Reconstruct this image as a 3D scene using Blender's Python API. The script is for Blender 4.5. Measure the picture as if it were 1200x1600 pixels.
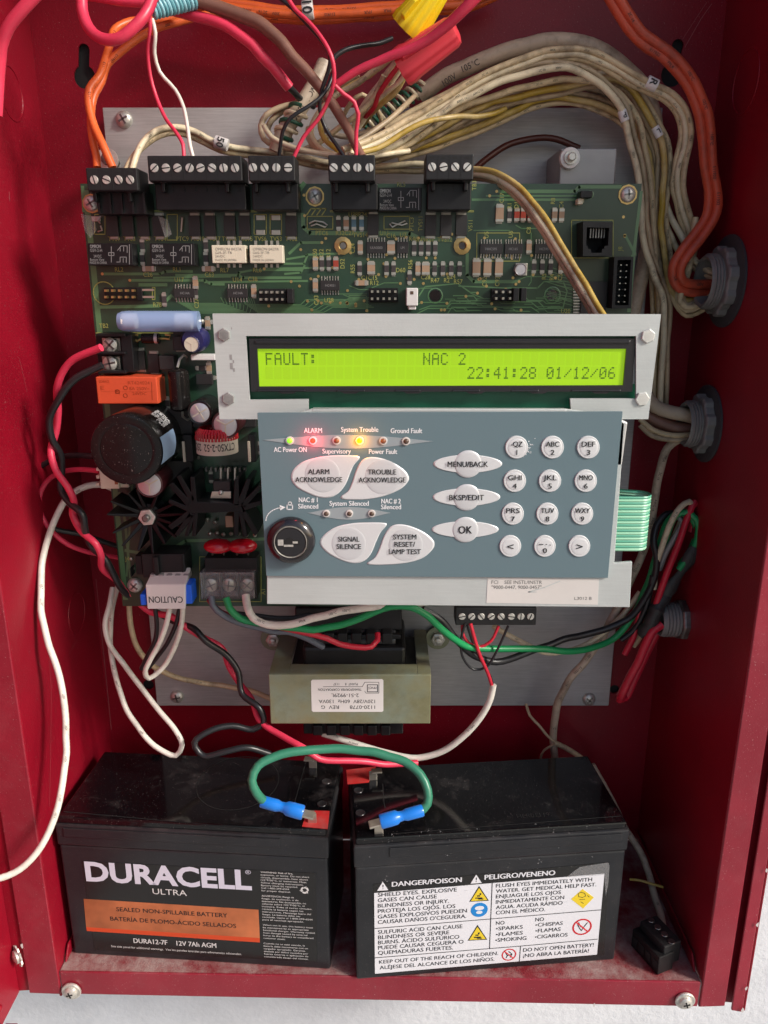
import bpy, bmesh, math, random
from mathutils import Vector as V, Matrix
random.seed(7)
for o in list(bpy.data.objects): bpy.data.objects.remove(o)
SC = bpy.context.scene
COL = SC.collection
# ---------------------------------------------------------------- camera
F = 1222.0
PITCH = math.radians(16.3); CP, SP = math.cos(PITCH), math.sin(PITCH)
cam = bpy.data.cameras.new('camera'); camo = bpy.data.objects.new('camera', cam); COL.objects.link(camo)
camo.location = (0, 0, 0); camo.rotation_euler = (math.radians(90) - PITCH, 0, 0)
cam.sensor_fit = 'AUTO'; cam.sensor_width = 36; cam.lens = F / 1600 * 36
cam.clip_start = 0.01; cam.clip_end = 100
SC.camera = camo
# ---------------------------------------------------------------- world, sun, exposure
SUN_EL, SUN_AZ = math.radians(32), math.radians(62)      # azimuth: from straight behind the camera towards the right
w = bpy.data.worlds.new('World'); SC.world = w; w.use_nodes = True
nt = w.node_tree; bg = nt.nodes['Background']
sky = nt.nodes.new('ShaderNodeTexSky'); sky.sky_type = 'NISHITA'; sky.sun_disc = False
sky.sun_elevation = SUN_EL; sky.air_density = 1.0; sky.dust_density = 3.0; sky.ozone_density = 1.0
sun_dir = V((math.sin(SUN_AZ) * math.cos(SUN_EL), -math.cos(SUN_AZ) * math.cos(SUN_EL), math.sin(SUN_EL)))
sky.sun_rotation = math.atan2(sun_dir.x, sun_dir.y)
nt.links.new(sky.outputs[0], bg.inputs[0]); bg.inputs[1].default_value = 0.09
sl = bpy.data.lights.new('sun', 'SUN'); sl.energy = 2.2; sl.angle = math.radians(11); sl.color = (1, .96, .9)
slo = bpy.data.objects.new('sun', sl); COL.objects.link(slo)
slo.rotation_euler = sun_dir.to_track_quat('Z', 'Y').to_euler(); slo.location = sun_dir * 3
SC.view_settings.view_transform = 'Standard'; SC.view_settings.look = 'None'
SC.view_settings.exposure = 0.62; SC.view_settings.gamma = 1
SC.render.resolution_x = 768; SC.render.resolution_y = 1024
# ---------------------------------------------------------------- geometry helpers
def ray(px, py):
    a = (px - 600) / F; b = (800 - py) / F
    return V((a, CP + b * SP, -SP + b * CP))
def P(px, py, Y):
    d = ray(px, py); return d * (Y / d.y)
def PX(px, py, X):
    d = ray(px, py); return d * (X / d.x)
def PZ(px, py, Z):
    d = ray(px, py); return d * (Z / d.z)
class Fr:                       # a working plane: origin, right, up and towards-the-viewer axes
    def __init__(s, o, ex, ey, ez=None):
        s.o = V(o); s.ex = V(ex).normalized(); s.ey = V(ey).normalized()
        s.ez = V(ez).normalized() if ez is not None else s.ex.cross(s.ey)
    def w(s, u, v, h=0): return s.o + s.ex * u + s.ey * v + s.ez * h
    def uv(s, px, py, h=0):
        d = ray(px, py); o = s.o + s.ez * h
        q = d * (o.dot(s.ez) / d.dot(s.ez)) - o
        return q.dot(s.ex), q.dot(s.ey)
    def m(s, px, py, n, h=0):   # length of n pixels at that spot
        a = s.uv(px - n / 2, py, h); b = s.uv(px + n / 2, py, h)
        return math.hypot(a[0] - b[0], a[1] - b[1])
def FY(Y): return Fr((0, Y, 0), (1, 0, 0), (0, 0, 1))
def axis(p0, p1):
    z = (p1 - p0).normalized(); x = z.cross(V((0, 0, 1)))
    if x.length < .1: x = z.cross(V((0, 1, 0)))
    x.normalize(); return Fr(p0, x, z.cross(x), z)
_txt = {}
def text_data(s, bold):
    k = (s, bold)
    if k not in _txt:
        cu = bpy.data.curves.new('t', 'FONT'); cu.body = s; cu.resolution_u = 3; cu.offset = bold
        o = bpy.data.objects.new('t', cu); me = bpy.data.meshes.new_from_object(o)
        vs = [v.co.copy() for v in me.vertices]; fs = [list(p.vertices) for p in me.polygons]
        bpy.data.objects.remove(o); bpy.data.curves.remove(cu); bpy.data.meshes.remove(me)
        _txt[k] = (vs, fs)
    return _txt[k]
CAP = max(v.y for v in text_data('H', 0)[0])
class MB:
    def __init__(s): s.v = []; s.f = []; s.mi = []; s.m = 0; s.sm = []
    def add(s, vs, fs, smooth=False):
        n = len(s.v); s.v += [tuple(q) for q in vs]
        for f in fs: s.f.append([n + i for i in f]); s.mi.append(s.m); s.sm.append(smooth)
        return s
    def prism(s, fr, pts, h0, h1):
        n = len(pts)
        A = sum(pts[i][0] * pts[(i + 1) % n][1] - pts[(i + 1) % n][0] * pts[i][1] for i in range(n))
        if A < 0: pts = pts[::-1]
        vs = [fr.w(u, v, h0) for u, v in pts] + [fr.w(u, v, h1) for u, v in pts]
        fs = [list(range(n))[::-1], [n + i for i in range(n)]] + [[i, (i + 1) % n, n + (i + 1) % n, n + i] for i in range(n)]
        return s.add(vs, fs)
    def box(s, fr, u0, u1, v0, v1, h0, h1):
        if u0 > u1: u0, u1 = u1, u0
        if v0 > v1: v0, v1 = v1, v0
        return s.prism(fr, [(u0, v0), (u1, v0), (u1, v1), (u0, v1)], min(h0, h1), max(h0, h1))
    def pbox(s, fr, x0, y0, x1, y1, h0, h1):        # front face at h1 seen at those pixels
        xm, ym = (x0 + x1) / 2, (y0 + y1) / 2
        return s.box(fr, fr.uv(x0, ym, h1)[0], fr.uv(x1, ym, h1)[0], fr.uv(xm, y1, h1)[1], fr.uv(xm, y0, h1)[1], h0, h1)
    def pprism(s, fr, pts, h0, h1):
        return s.prism(fr, [fr.uv(x, y, h1) for x, y in pts], h0, h1)
    def lathe(s, fr, u, v, prof, n=20, smooth=True, flute=None, cap=True, rot=0):
        vs = []; fs = []
        for j, (r, h) in enumerate(prof):
            for i in range(n):
                a = 2 * math.pi * i / n + rot
                rr = r * (1 + (flute[1] * math.cos(flute[0] * a)) if flute and 0 < j < len(prof) - 1 else 1)
                vs.append(fr.w(u + rr * math.cos(a), v + rr * math.sin(a), h))
        for j in range(len(prof) - 1):
            for i in range(n):
                k = (i + 1) % n
                fs.append([j * n + i, j * n + k, (j + 1) * n + k, (j + 1) * n + i])
        s.add(vs, fs, smooth)
        if cap:
            s.add(vs[:n], [list(range(n))[::-1]]); s.add(vs[-n:], [list(range(n))])
        return s
    def cyl(s, fr, u, v, r, h0, h1, n=20, rot=0, smooth=True):
        return s.lathe(fr, u, v, [(r, h0), (r, h1)], n, smooth, rot=rot)
    def sphere(s, c, r, n=10, sc=(1, 1, 1)):
        vs = []; fs = []; m = n // 2
        for j in range(m + 1):
            t = math.pi * j / m
            for i in range(n):
                a = 2 * math.pi * i / n
                vs.append(V(c) + V((r * sc[0] * math.sin(t) * math.cos(a), r * sc[1] * math.sin(t) * math.sin(a), r * sc[2] * math.cos(t))))
        for j in range(m):
            for i in range(n):
                k = (i + 1) % n; fs.append([j * n + i, (j + 1) * n + i, (j + 1) * n + k, j * n + k])
        return s.add(vs, fs, True)
    def tube(s, pts, r, n=8, step=.0028, rfun=None, flat=1.0):
        pts = [V(p) for p in pts]
        L = []
        q = [pts[0] * 2 - pts[1]] + pts + [pts[-1] * 2 - pts[-2]]
        for i in range(1, len(q) - 2):
            p0, p1, p2, p3 = q[i - 1:i + 3]; d = (p2 - p1).length; k = max(1, int(d / step))
            def tj(a, b): return max((b - a).length, 1e-6) ** .5
            t0 = 0; t1 = tj(p0, p1); t2 = t1 + tj(p1, p2); t3 = t2 + tj(p2, p3)
            for j in range(k):
                t = t1 + (t2 - t1) * j / k
                A1 = p0 * ((t1 - t) / t1) + p1 * (t / t1)
                A2 = p1 * ((t2 - t) / (t2 - t1)) + p2 * ((t - t1) / (t2 - t1))
                A3 = p2 * ((t3 - t) / (t3 - t2)) + p3 * ((t - t2) / (t3 - t2))
                B1 = A1 * ((t2 - t) / t2) + A2 * (t / t2)
                B2 = A2 * ((t3 - t) / (t3 - t1)) + A3 * ((t - t1) / (t3 - t1))
                L.append(B1 * ((t2 - t) / (t2 - t1)) + B2 * ((t - t1) / (t2 - t1)))
        L.append(pts[-1])
        vs = []; fs = []; x = None
        for i, p in enumerate(L):
            z = (L[min(i + 1, len(L) - 1)] - L[max(i - 1, 0)])
            z = z.normalized() if z.length > 1e-9 else V((0, 0, 1))
            if x is None:
                x = z.cross(V((0, 1, 0)))
                if x.length < .05: x = z.cross(V((1, 0, 0)))
            x = x - z * x.dot(z)
            if x.length < 1e-6: x = z.orthogonal()
            x.normalize()
            y = z.cross(x); rr = r * (rfun(i / (len(L) - 1)) if rfun else 1)
            for k in range(n):
                a = 2 * math.pi * k / n
                vs.append(p + x * (rr * math.cos(a)) + y * (rr * flat * math.sin(a)))
        for j in range(len(L) - 1):
            for i in range(n):
                k = (i + 1) % n; fs.append([j * n + i, j * n + k, (j + 1) * n + k, (j + 1) * n + i])
        s.add(vs, fs, True); s.add(vs[:n], [list(range(n))[::-1]]); s.add(vs[-n:], [list(range(n))])
        return s
    def text(s, fr, st, cx, cy, hpx, wpx=None, h=0, flip=False, bold=.0, align='C', ang=0):
        strike = 0 < bold <= .03
        vs, fs = text_data(st, 0 if strike else bold)
        x0 = min(v.x for v in vs); x1 = max(v.x for v in vs)
        sy = fr.m(cx, cy, hpx, h) / CAP
        sx = fr.m(cx, cy, wpx, h) / (x1 - x0) if wpx else sy * .92
        u, v = fr.uv(cx, cy, h); off = {'C': -(x0 + x1) / 2, 'L': -x0, 'R': -x1}[align]
        k = -1 if flip else 1; ca, sa = math.cos(ang) * k, math.sin(ang) * k; out = []
        for q in vs:
            a = (q.x + off) * sx; b = (q.y - CAP / 2) * sy
            out.append(fr.w(u + a * ca - b * sa, v + a * sa + b * ca, h))
        if strike:      # a second impression a hair to the side gives the heavier letter
            d = fr.ex * (sy * bold * 1.1) * 1.0; s.add([q + d + fr.ez * .00002 for q in out], fs); s.add([q - d - fr.ez * .00001 for q in out], fs); return s
        return s.add(out, fs)
    def line(s, fr, pts, wd, h0, h1, px=True):      # a strip of constant width along pixel points
        q = [fr.uv(x, y, h1) for x, y in pts] if px else pts
        for a, b in zip(q, q[1:]):
            dx, dy = b[0] - a[0], b[1] - a[1]; l = math.hypot(dx, dy) or 1e-6; nx, ny = -dy / l * wd / 2, dx / l * wd / 2
            ex, ey = dx / l * wd * .3, dy / l * wd * .3
            r4 = [(a[0] + nx - ex, a[1] + ny - ey), (a[0] - nx - ex, a[1] - ny - ey), (b[0] - nx + ex, b[1] - ny + ey), (b[0] + nx + ex, b[1] + ny + ey)]
            if h0 is None: s.add([fr.w(x, y, h1) for x, y in r4], [[0, 1, 2, 3]])
            else: s.prism(fr, r4, h0, h1)
        return s
    def mesh(s, name, mats, bevel=0, seg=2):
        me = bpy.data.meshes.new(name); me.from_pydata(s.v, [], s.f)
        for m in (mats if isinstance(mats, (list, tuple)) else [mats]): me.materials.append(m)
        me.polygons.foreach_set('material_index', s.mi); me.polygons.foreach_set('use_smooth', s.sm)
        if bevel:
            bm = bmesh.new(); bm.from_mesh(me); bmesh.ops.remove_doubles(bm, verts=bm.verts, dist=1e-6)
            es = [e for e in bm.edges if len(e.link_faces) == 2 and e.calc_face_angle(0) > .5]
            bmesh.ops.bevel(bm, geom=es, offset=bevel, segments=seg, affect='EDGES', profile=.5, clamp_overlap=True)
            bm.to_mesh(me); bm.free()
        me.update()
        if any(s.sm): me.set_sharp_from_angle(angle=math.radians(38))
        return me
    def build(s, name, mats, parent=None, bevel=0, seg=2, label=None):
        o = bpy.data.objects.new(name, s.mesh(name, mats, bevel, seg)); COL.objects.link(o)
        if parent is not None: o.parent = parent
        if label: o['label'] = label
        return o
def plate(fr, outer, holes, h0, h1, name, m, parent=None):      # flat sheet with real cut-outs
    cu = bpy.data.curves.new('p', 'CURVE'); cu.dimensions = '2D'; cu.fill_mode = 'BOTH'; cu.extrude = .5
    for pts in [outer] + holes:
        sp = cu.splines.new('POLY'); sp.points.add(len(pts) - 1)
        for i, (u, v) in enumerate(pts): sp.points[i].co = (u * 10, v * 10, 0, 1)
        sp.use_cyclic_u = True
    o = bpy.data.objects.new('p', cu); me = bpy.data.meshes.new_from_object(o)
    mb = MB(); mb.add([fr.w(v.co.x / 10, v.co.y / 10, (h0 + h1) / 2 + v.co.z * (h1 - h0)) for v in me.vertices], [list(p.vertices) for p in me.polygons])
    bpy.data.objects.remove(o); bpy.data.curves.remove(cu); bpy.data.meshes.remove(me)
    return mb.build(name, m, parent)
def circ(u, v, r, n=20, ry=None): return [(u + r * math.cos(2 * math.pi * i / n), v + (ry or r) * math.sin(2 * math.pi * i / n)) for i in range(n)]
ROOTS = []
def thing(name, label, cat, group=None):
    o = bpy.data.objects.new(name, None); o.empty_display_size = .01; COL.objects.link(o)
    return tag(o, label, cat, group)
def tag(o, label, cat, group=None):
    o['label'] = label; o['category'] = cat
    if group: o['group'] = group
    ROOTS.append(o); return o
def put(name, me, parent, fr, u, v, h=0, rz=0):     # a copy that shares its mesh; the mesh is built round its own origin, facing -Y
    o = bpy.data.objects.new(name, me); COL.objects.link(o); o.location = fr.w(u, v, h)
    if rz: o.rotation_euler = (0, rz, 0)
    if parent is not None: o.parent = parent
    return o
L0 = FY(0)                                          # local frame for shared meshes
# ---------------------------------------------------------------- materials
def mat(name, col, rough=.5, metal=0, var=0, vs=60, bump=0, bs=400, coat=0, col2=None, dust=0, emit=0, trans=0, spec=.5, dcol=(.33, .27, .24), scratch=0, rvar=0, ecol=None, alpha=1, dpos=.45, grime=0, gcol=(.10,.065,.04), specks=0):
    m = bpy.data.materials.new(name); m.use_nodes = True; nt = m.node_tree; N = nt.nodes; L = nt.links
    b = N['Principled BSDF']
    b.inputs['Base Color'].default_value = (*col, 1); b.inputs['Roughness'].default_value = rough; b.inputs['Metallic'].default_value = metal
    b.inputs['Specular IOR Level'].default_value = spec
    if coat: b.inputs['Coat Weight'].default_value = coat; b.inputs['Coat Roughness'].default_value = .12
    if trans: b.inputs['Transmission Weight'].default_value = trans; b.inputs['IOR'].default_value = 1.4
    if alpha < 1: b.inputs['Alpha'].default_value = alpha
    if emit: b.inputs['Emission Color'].default_value = (*(ecol or col), 1); b.inputs['Emission Strength'].default_value = emit
    geo = N.new('ShaderNodeNewGeometry'); src = None
    def noise(sc, det=4, ro=.6, vec=None):
        n = N.new('ShaderNodeTexNoise'); n.inputs['Scale'].default_value = sc; n.inputs['Detail'].default_value = det; n.inputs['Roughness'].default_value = ro
        L.new(vec or geo.outputs['Position'], n.inputs['Vector']); return n
    if var or col2:
        n = noise(vs); r = N.new('ShaderNodeMapRange'); r.inputs[1].default_value = .38; r.inputs[2].default_value = .64
        L.new(n.outputs['Fac'], r.inputs[0])
        mx = N.new('ShaderNodeMix'); mx.data_type = 'RGBA'
        mx.inputs[6].default_value = (*[c * (1 - var) for c in col], 1)
        mx.inputs[7].default_value = (*(col2 or [min(1, c * (1 + var)) for c in col]), 1)
        L.new(r.outputs[0], mx.inputs[0]); src = mx.outputs[2]
    if scratch:
        mp = N.new('ShaderNodeMapping'); mp.inputs['Scale'].default_value = (60, 60, 1400); L.new(geo.outputs['Position'], mp.inputs['Vector'])
        n = noise(1, 3, .7, mp.outputs[0]); r = N.new('ShaderNodeMapRange'); r.inputs[1].default_value = .3; r.inputs[2].default_value = .7
        r.inputs[3].default_value = 1 - scratch; r.inputs[4].default_value = 1 + scratch; L.new(n.outputs['Fac'], r.inputs[0])
        mx = N.new('ShaderNodeMix'); mx.data_type = 'RGBA'; mx.blend_type = 'MULTIPLY'; mx.inputs[0].default_value = 1
        if src: L.new(src, mx.inputs[6])
        else: mx.inputs[6].default_value = (*col, 1)
        L.new(r.outputs[0], mx.inputs[7]); src = mx.outputs[2]
    if grime:
        n = noise(170, 5, .65); n2 = noise(33, 3); ad = N.new('ShaderNodeMath'); ad.operation = 'MULTIPLY'; L.new(n.outputs['Fac'], ad.inputs[0]); L.new(n2.outputs['Fac'], ad.inputs[1])
        r = N.new('ShaderNodeMapRange'); r.inputs[1].default_value = .24; r.inputs[2].default_value = .42; r.inputs[4].default_value = grime; L.new(ad.outputs[0], r.inputs[0])
        mx = N.new('ShaderNodeMix'); mx.data_type = 'RGBA'; L.new(r.outputs[0], mx.inputs[0])
        if src: L.new(src, mx.inputs[6])
        else: mx.inputs[6].default_value = (*col, 1)
        mx.inputs[7].default_value = (*gcol, 1); src = mx.outputs[2]
    if specks:
        n = noise(1500, 1, .5); r = N.new('ShaderNodeMapRange'); r.inputs[1].default_value = .71; r.inputs[2].default_value = .77; r.inputs[4].default_value = specks; L.new(n.outputs['Fac'], r.inputs[0])
        mx = N.new('ShaderNodeMix'); mx.data_type = 'RGBA'; L.new(r.outputs[0], mx.inputs[0])
        if src: L.new(src, mx.inputs[6])
        else: mx.inputs[6].default_value = (*col, 1)
        mx.inputs[7].default_value = (.55, .45, .42, 1); src = mx.outputs[2]
    if dust:
        n = noise(130, 8, .75); n2 = noise(38, 3); ad = N.new('ShaderNodeMath'); ad.operation = 'MULTIPLY'
        L.new(n.outputs['Fac'], ad.inputs[0]); L.new(n2.outputs['Fac'], ad.inputs[1])
        sx = N.new('ShaderNodeSeparateXYZ'); L.new(geo.outputs['Normal'], sx.inputs[0])
        up = N.new('ShaderNodeMapRange'); up.inputs[1].default_value = -.1; up.inputs[2].default_value = .9; up.inputs[3].default_value = .12; L.new(sx.outputs['Z'], up.inputs[0])
        r = N.new('ShaderNodeMapRange'); r.inputs[1].default_value = dpos * .45; r.inputs[2].default_value = dpos * .45 + .2; r.inputs[4].default_value = dust; L.new(ad.outputs[0], r.inputs[0])
        f = N.new('ShaderNodeMath'); f.operation = 'MULTIPLY'; L.new(up.outputs[0], f.inputs[0]); L.new(r.outputs[0], f.inputs[1])
        mx = N.new('ShaderNodeMix'); mx.data_type = 'RGBA'; L.new(f.outputs[0], mx.inputs[0])
        if src: L.new(src, mx.inputs[6])
        else: mx.inputs[6].default_value = (*col, 1)
        mx.inputs[7].default_value = (*dcol, 1); src = mx.outputs[2]
        rr = N.new('ShaderNodeMapRange'); rr.inputs[3].default_value = rough; rr.inputs[4].default_value = .85; L.new(f.outputs[0], rr.inputs[0]); L.new(rr.outputs[0], b.inputs['Roughness'])
    elif rvar:
        n = noise(45, 6, .7); rr = N.new('ShaderNodeMapRange'); rr.inputs[1].default_value = .3; rr.inputs[2].default_value = .7
        rr.inputs[3].default_value = rough - rvar; rr.inputs[4].default_value = rough + rvar; L.new(n.outputs['Fac'], rr.inputs[0]); L.new(rr.outputs[0], b.inputs['Roughness'])
    if src: L.new(src, b.inputs['Base Color'])
    if bump:
        n = noise(bs, 3); bp = N.new('ShaderNodeBump'); bp.inputs['Strength'].default_value = bump; bp.inputs['Distance'].default_value = .0006
        L.new(n.outputs['Fac'], bp.inputs['Height']); L.new(bp.outputs[0], b.inputs['Normal'])
    return m
M = {}
M['red'] = mat('red_enamel', (.24, .0035, .015), .38, var=.14, vs=11, bump=.2, bs=1100, dust=.14, dpos=.60, dcol=(.3, .13, .13), spec=.35, specks=.22, rvar=.1)
M['redfront'] = mat('dusty_sheen_red_enamel', (.27, .018, .034), .36, var=.12, vs=16, bump=.15, bs=1100, dust=.35, dpos=.5, dcol=(.36, .20, .20), specks=.5, rvar=.08)  # front faces: real dust, plus pale sky and ground sheen put into the colour
M['redfloor'] = mat('dusty_red_enamel', (.20, .012, .02), .5, bump=.6, bs=900, dust=.9, dpos=.34, dcol=(.36, .26, .24))
M['stucco'] = mat('white_stucco', (.74, .75, .78), .8, var=.04, vs=40, bump=1.0, bs=190)
M['plate'] = mat('galvanised_plate', (.46, .455, .445), .45, .15, var=.10, vs=22, scratch=.12, dust=.25)
M['bracket'] = mat('dull_steel', (.36, .355, .35), .45, .4, var=.08, vs=40)
M['alu'] = mat('painted_light_grey', (.50, .53, .52), .5, .12, var=.05, vs=20, bump=.08, bs=900, scratch=.04)
M['alu_edge'] = mat('bare_aluminium', (.72, .72, .70), .35, .6)
M['pcb'] = mat('green_solder_mask', (.029, .068, .033), .32, var=.28, vs=18, col2=(.020, .058, .036), dust=.06, coat=.3)
M['pcb2'] = mat('bright_green_mask', (.010, .11, .060), .4, var=.1)
M['trace'] = mat('masked_copper', (.095, .20, .090), .32, coat=.3)
M['silk'] = mat('yellow_silkscreen', (.36, .37, .10), .6)
M['silkw'] = mat('grey_print', (.26, .26, .26), .6)
M['black'] = mat('black_plastic', (.008, .008, .009), .4, var=.2, vs=90, dust=.04, spec=.35)
M['blackdull'] = mat('matt_black_plastic', (.014, .014, .015), .48, dust=.06, spec=.35)
M['ic'] = mat('black_epoxy', (.020, .018, .018), .5, var=.1)
M['solder'] = mat('solder_tin', (.50, .48, .42), .35, .7)
M['steel'] = mat('zinc_screw', (.68, .66, .60), .38, .6, var=.12, vs=500)
M['steeld'] = mat('dark_steel', (.22, .21, .20), .4, .9, var=.2, vs=300)
M['slot'] = mat('slot_black', (.01, .01, .01), .8)
M['gold'] = mat('gold_pad', (.58, .40, .16), .35, .85)
M['cer'] = mat('tan_ceramic', (.38, .25, .16), .5)
M['cerd'] = mat('dark_ceramic', (.05, .04, .04), .5)
M['cerblue'] = mat('blue_resistor', (.10, .22, .30), .5)
M['cerred'] = mat('red_glass', (.34, .05, .03), .3)
M['cream'] = mat('cream_plastic', (.72, .66, .52), .45)
M['white'] = mat('white_plastic', (.76, .74, .72), .4, dust=.08)
M['blackcap'] = mat('black_sleeve', (.008, .007, .007), .2, rvar=.08, specks=.3, dust=.05, spec=.4, dcol=(.25, .18, .14))
M['brownsleeve'] = mat('brown_sleeve', (.060, .012, .016), .3, dust=.2)
M['bluesleeve'] = mat('navy_sleeve', (.020, .018, .09), .3)
M['captop'] = mat('aluminium_cap_top', (.62, .60, .62), .35, .6, dust=.1)
M['orange_relay'] = mat('orange_plastic', (.66, .085, .03), .42, var=.05)
M['relay_print'] = mat('relay_print', (.42, .055, .012), .5)
M['tubeblue'] = mat('translucent_blue_sleeve', (.36, .50, .80), .2, alpha=.62, coat=.4)
M['heatsink'] = mat('black_anodised', (.006, .006, .007), .36, .1, dust=.04, spec=.3, rvar=.1)
M['mov'] = mat('red_varistor', (.55, .008, .02), .18, coat=.6)
M['winding'] = mat('red_enamel_wire', (.40, .012, .02), .2, coat=.5)
M['bandw'] = mat('cream_band', (.62, .55, .44), .5)
M['print'] = mat('black_print', (.012, .012, .014), .6)
M['paper'] = mat('white_label', (.78, .76, .74), .5, var=.02)
M['stick'] = mat('silver_sticker', (.66, .63, .60), .45, var=.04, vs=30)
M['keypad'] = mat('slate_blue_film', (.128, .192, .218), .36, bump=.05, bs=1200, rvar=.05, dust=.05)
M['btn'] = mat('silver_button', (.70, .71, .72), .36, .15, bump=.04, bs=1500)
M['btn2'] = mat('silver_button_dome', (.62, .63, .645), .34, .15)
M['legend'] = mat('white_legend', (.82, .84, .86), .5)
M['lens'] = mat('led_bar', (.30, .34, .36), .35)
M['lcdbez'] = mat('black_bezel', (.016, .015, .017), .3, coat=.2)
M['lcd'] = mat('backlit_lcd', (.26, .46, .01), .2, emit=.33, ecol=(.31, .60, .0), var=.04, vs=12, coat=.3)
M['lcdpix'] = mat('lcd_segment', (.05, .12, .005), .4, emit=.05, ecol=(.10, .22, .0))
M['led_off'] = mat('led_unlit', (.30, .11, .05), .25)
M['led_off2'] = mat('led_unlit_dark', (.11, .07, .05), .25)
M['led_ring'] = mat('led_holder', (.62, .58, .55), .35)
M['led_green'] = mat('led_green', (.2, .7, .02), .3, emit=1.0, ecol=(.25, .9, .03))
M['led_red'] = mat('led_red', (.35, .003, .003), .45, spec=.2, emit=2.8, ecol=(1, .03, .012))
M['led_amber'] = mat('led_amber', (.6, .3, .0), .3, emit=2.6, ecol=(1, .17, .0))
M['chromate'] = mat('yellow_chromate', (.33, .32, .18), .40, .35, var=.16, vs=60, col2=(.27, .31, .23), bump=.1, bs=600, grime=.3, gcol=(.12,.11,.05), dust=.5, dcol=(.42, .38, .30), dpos=.5)
M['lami'] = mat('steel_laminations', (.06, .055, .05), .5, .5)
M['batt'] = mat('battery_case', (.016, .017, .020), .28, specks=.15, var=.15, vs=30, rvar=.08, dust=.10, bump=.06, bs=700, dpos=.42)
M['batttop'] = mat('battery_lid', (.004, .004, .005), .08, dust=.13, dpos=.62, spec=.4, specks=.35, dcol=(.30, .27, .26), coat=.3)
M['battlab'] = mat('battery_label_film', (.015, .015, .015), .25, dust=.04)
M['copper'] = mat('copper_foil_print', (.58, .18, .07), .34, .25, var=.32, vs=20)
M['copperred'] = mat('orange_red_print', (.72, .08, .02), .35, .2)
M['dura'] = mat('lilac_white_print', (.66, .65, .76), .5)
M['wprint'] = mat('white_print', (.70, .69, .68), .5)
M['wlab'] = mat('battery_white_print', (.74, .74, .78), .42)
M['yellowp'] = mat('yellow_print', (.78, .58, .03), .5)
M['bluep'] = mat('blue_print', (.01, .22, .60), .5)
M['redp'] = mat('red_print', (.70, .02, .03), .5)
M['tred'] = mat('terminal_red', (.55, .02, .02), .4, dust=.3)
M['tin'] = mat('tin_tab', (.60, .55, .46), .35, .9)
M['crimp'] = mat('blue_crimp', (.012, .20, .72), .28, coat=.3)
M['gland'] = mat('grey_gland', (.19, .195, .19), .5, .1, dust=.3, var=.15)
M['glandd'] = mat('dark_gland_washer', (.045, .050, .055), .55)
M['tape'] = mat('black_tape', (.030, .032, .032), .5, bump=.5, bs=500)
M['ribbonl'] = mat('ribbon_light', (.32, .62, .42), .35)
M['ribbond'] = mat('ribbon_green', (.10, .37, .25), .35)
M['ywn'] = mat('yellow_wire_nut', (.80, .60, .01), .4)
M['rwn'] = mat('red_wire_nut', (.66, .045, .065), .38)
M['clear'] = mat('clear_cover', (.8, .8, .78), .1, alpha=.10, spec=.9)
M['blueplug'] = mat('blue_plug', (.01, .13, .80), .35)
# wires
WM = {}
def wm(k, c, r=.38, **kw): WM[k] = mat('wire_' + k, c, r, **kw)
wm('cream', (.62, .49, .30), .45, var=.14, vs=55, grime=.75, bump=.15, bs=500); wm('creamlt', (.74, .64, .44), .42, var=.10, vs=55, grime=.55, bump=.1, bs=500)
wm('yellow', (.60, .40, .05), .42, var=.25, vs=38, col2=(.60, .46, .22), grime=.6); wm('tan', (.47, .36, .23), .45, var=.18, vs=50, grime=.8, bump=.15, bs=500); wm('jacket', (.52, .42, .31), .48, var=.12, vs=50, grime=.6, bump=.2, bs=500)
wm('brown', (.22, .105, .075), .42, var=.15); wm('dkbrown', (.09, .022, .015)); wm('orange', (.76, .135, .03), .4, var=.12, grime=.35, gcol=(.2,.05,.03)); wm('redor', (.58, .085, .04), .42, var=.12, grime=.5, gcol=(.16,.04,.03))
wm('red', (.60, .018, .045), .36, var=.1, grime=.2); wm('pink', (.74, .045, .10), .38, var=.1, grime=.15, gcol=(.25,.02,.04)); wm('dkred', (.26, .008, .03), .4); wm('black', (.018, .018, .020), .32); wm('white', (.78, .74, .66), .35, var=.06, grime=.3, bump=.08, bs=500)
wm('green', (.012, .30, .095), .33); wm('teal', (.035, .20, .12), .35); wm('dkgreen', (.018, .10, .06), .4); wm('ltblue', (.30, .60, .68), .4); wm('aqua', (.16, .42, .48), .4); wm('grey', (.30, .28, .27)); wm('bluegrey', (.12, .14, .17), .3)
# ================================================================ the wall and the cabinet
YB, ZF, ZT = .4695, -.380, .262
XL, XR = -.187, .180
def yf(X): return .3535 - .019 * X                 # front edge, the box hangs a degree out of square
mb = MB(); mb.box(FY(.480), -1.6, 1.6, -1.5, 1.6, -.1, 0)
o = mb.build('wall', M['stucco']); o['kind'] = 'structure'; o['label'] = 'white stucco wall behind the red cabinet'
mb = MB(); mb.box(Fr((0, 0, -1.45), (1, 0, 0), (0, 1, 0)), -30, 30, -30, .479, -.1, 0)
o = mb.build('ground', mat('pale_concrete', (.34, .33, .31), .9, var=.1, vs=6)); o['kind'] = 'structure'; o['label'] = 'pale concrete ground in front of the wall'
cab = thing('cabinet', 'red enamelled steel fire alarm cabinet standing open on the white wall', 'cabinet')
FB = FY(YB)
def keyhole(px, py, cx, cy, w2, r):
    u, v = FB.uv(px, py); cu, cv = FB.uv(cx, cy); ww = FB.m(px, py, w2); R = FB.m(cx, cy, r)
    pts = [(u + ww * math.cos(a), v + ww * math.sin(a)) for a in [math.pi * i / 8 for i in range(9)]]
    a0 = math.asin(min(.95, ww / R)); 
    for i in range(17):
        a = math.pi / 2 + a0 + (2 * math.pi - 2 * a0) * i / 16
        pts.append((cu + R * math.cos(a), cv + R * math.sin(a)))
    return pts
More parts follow.
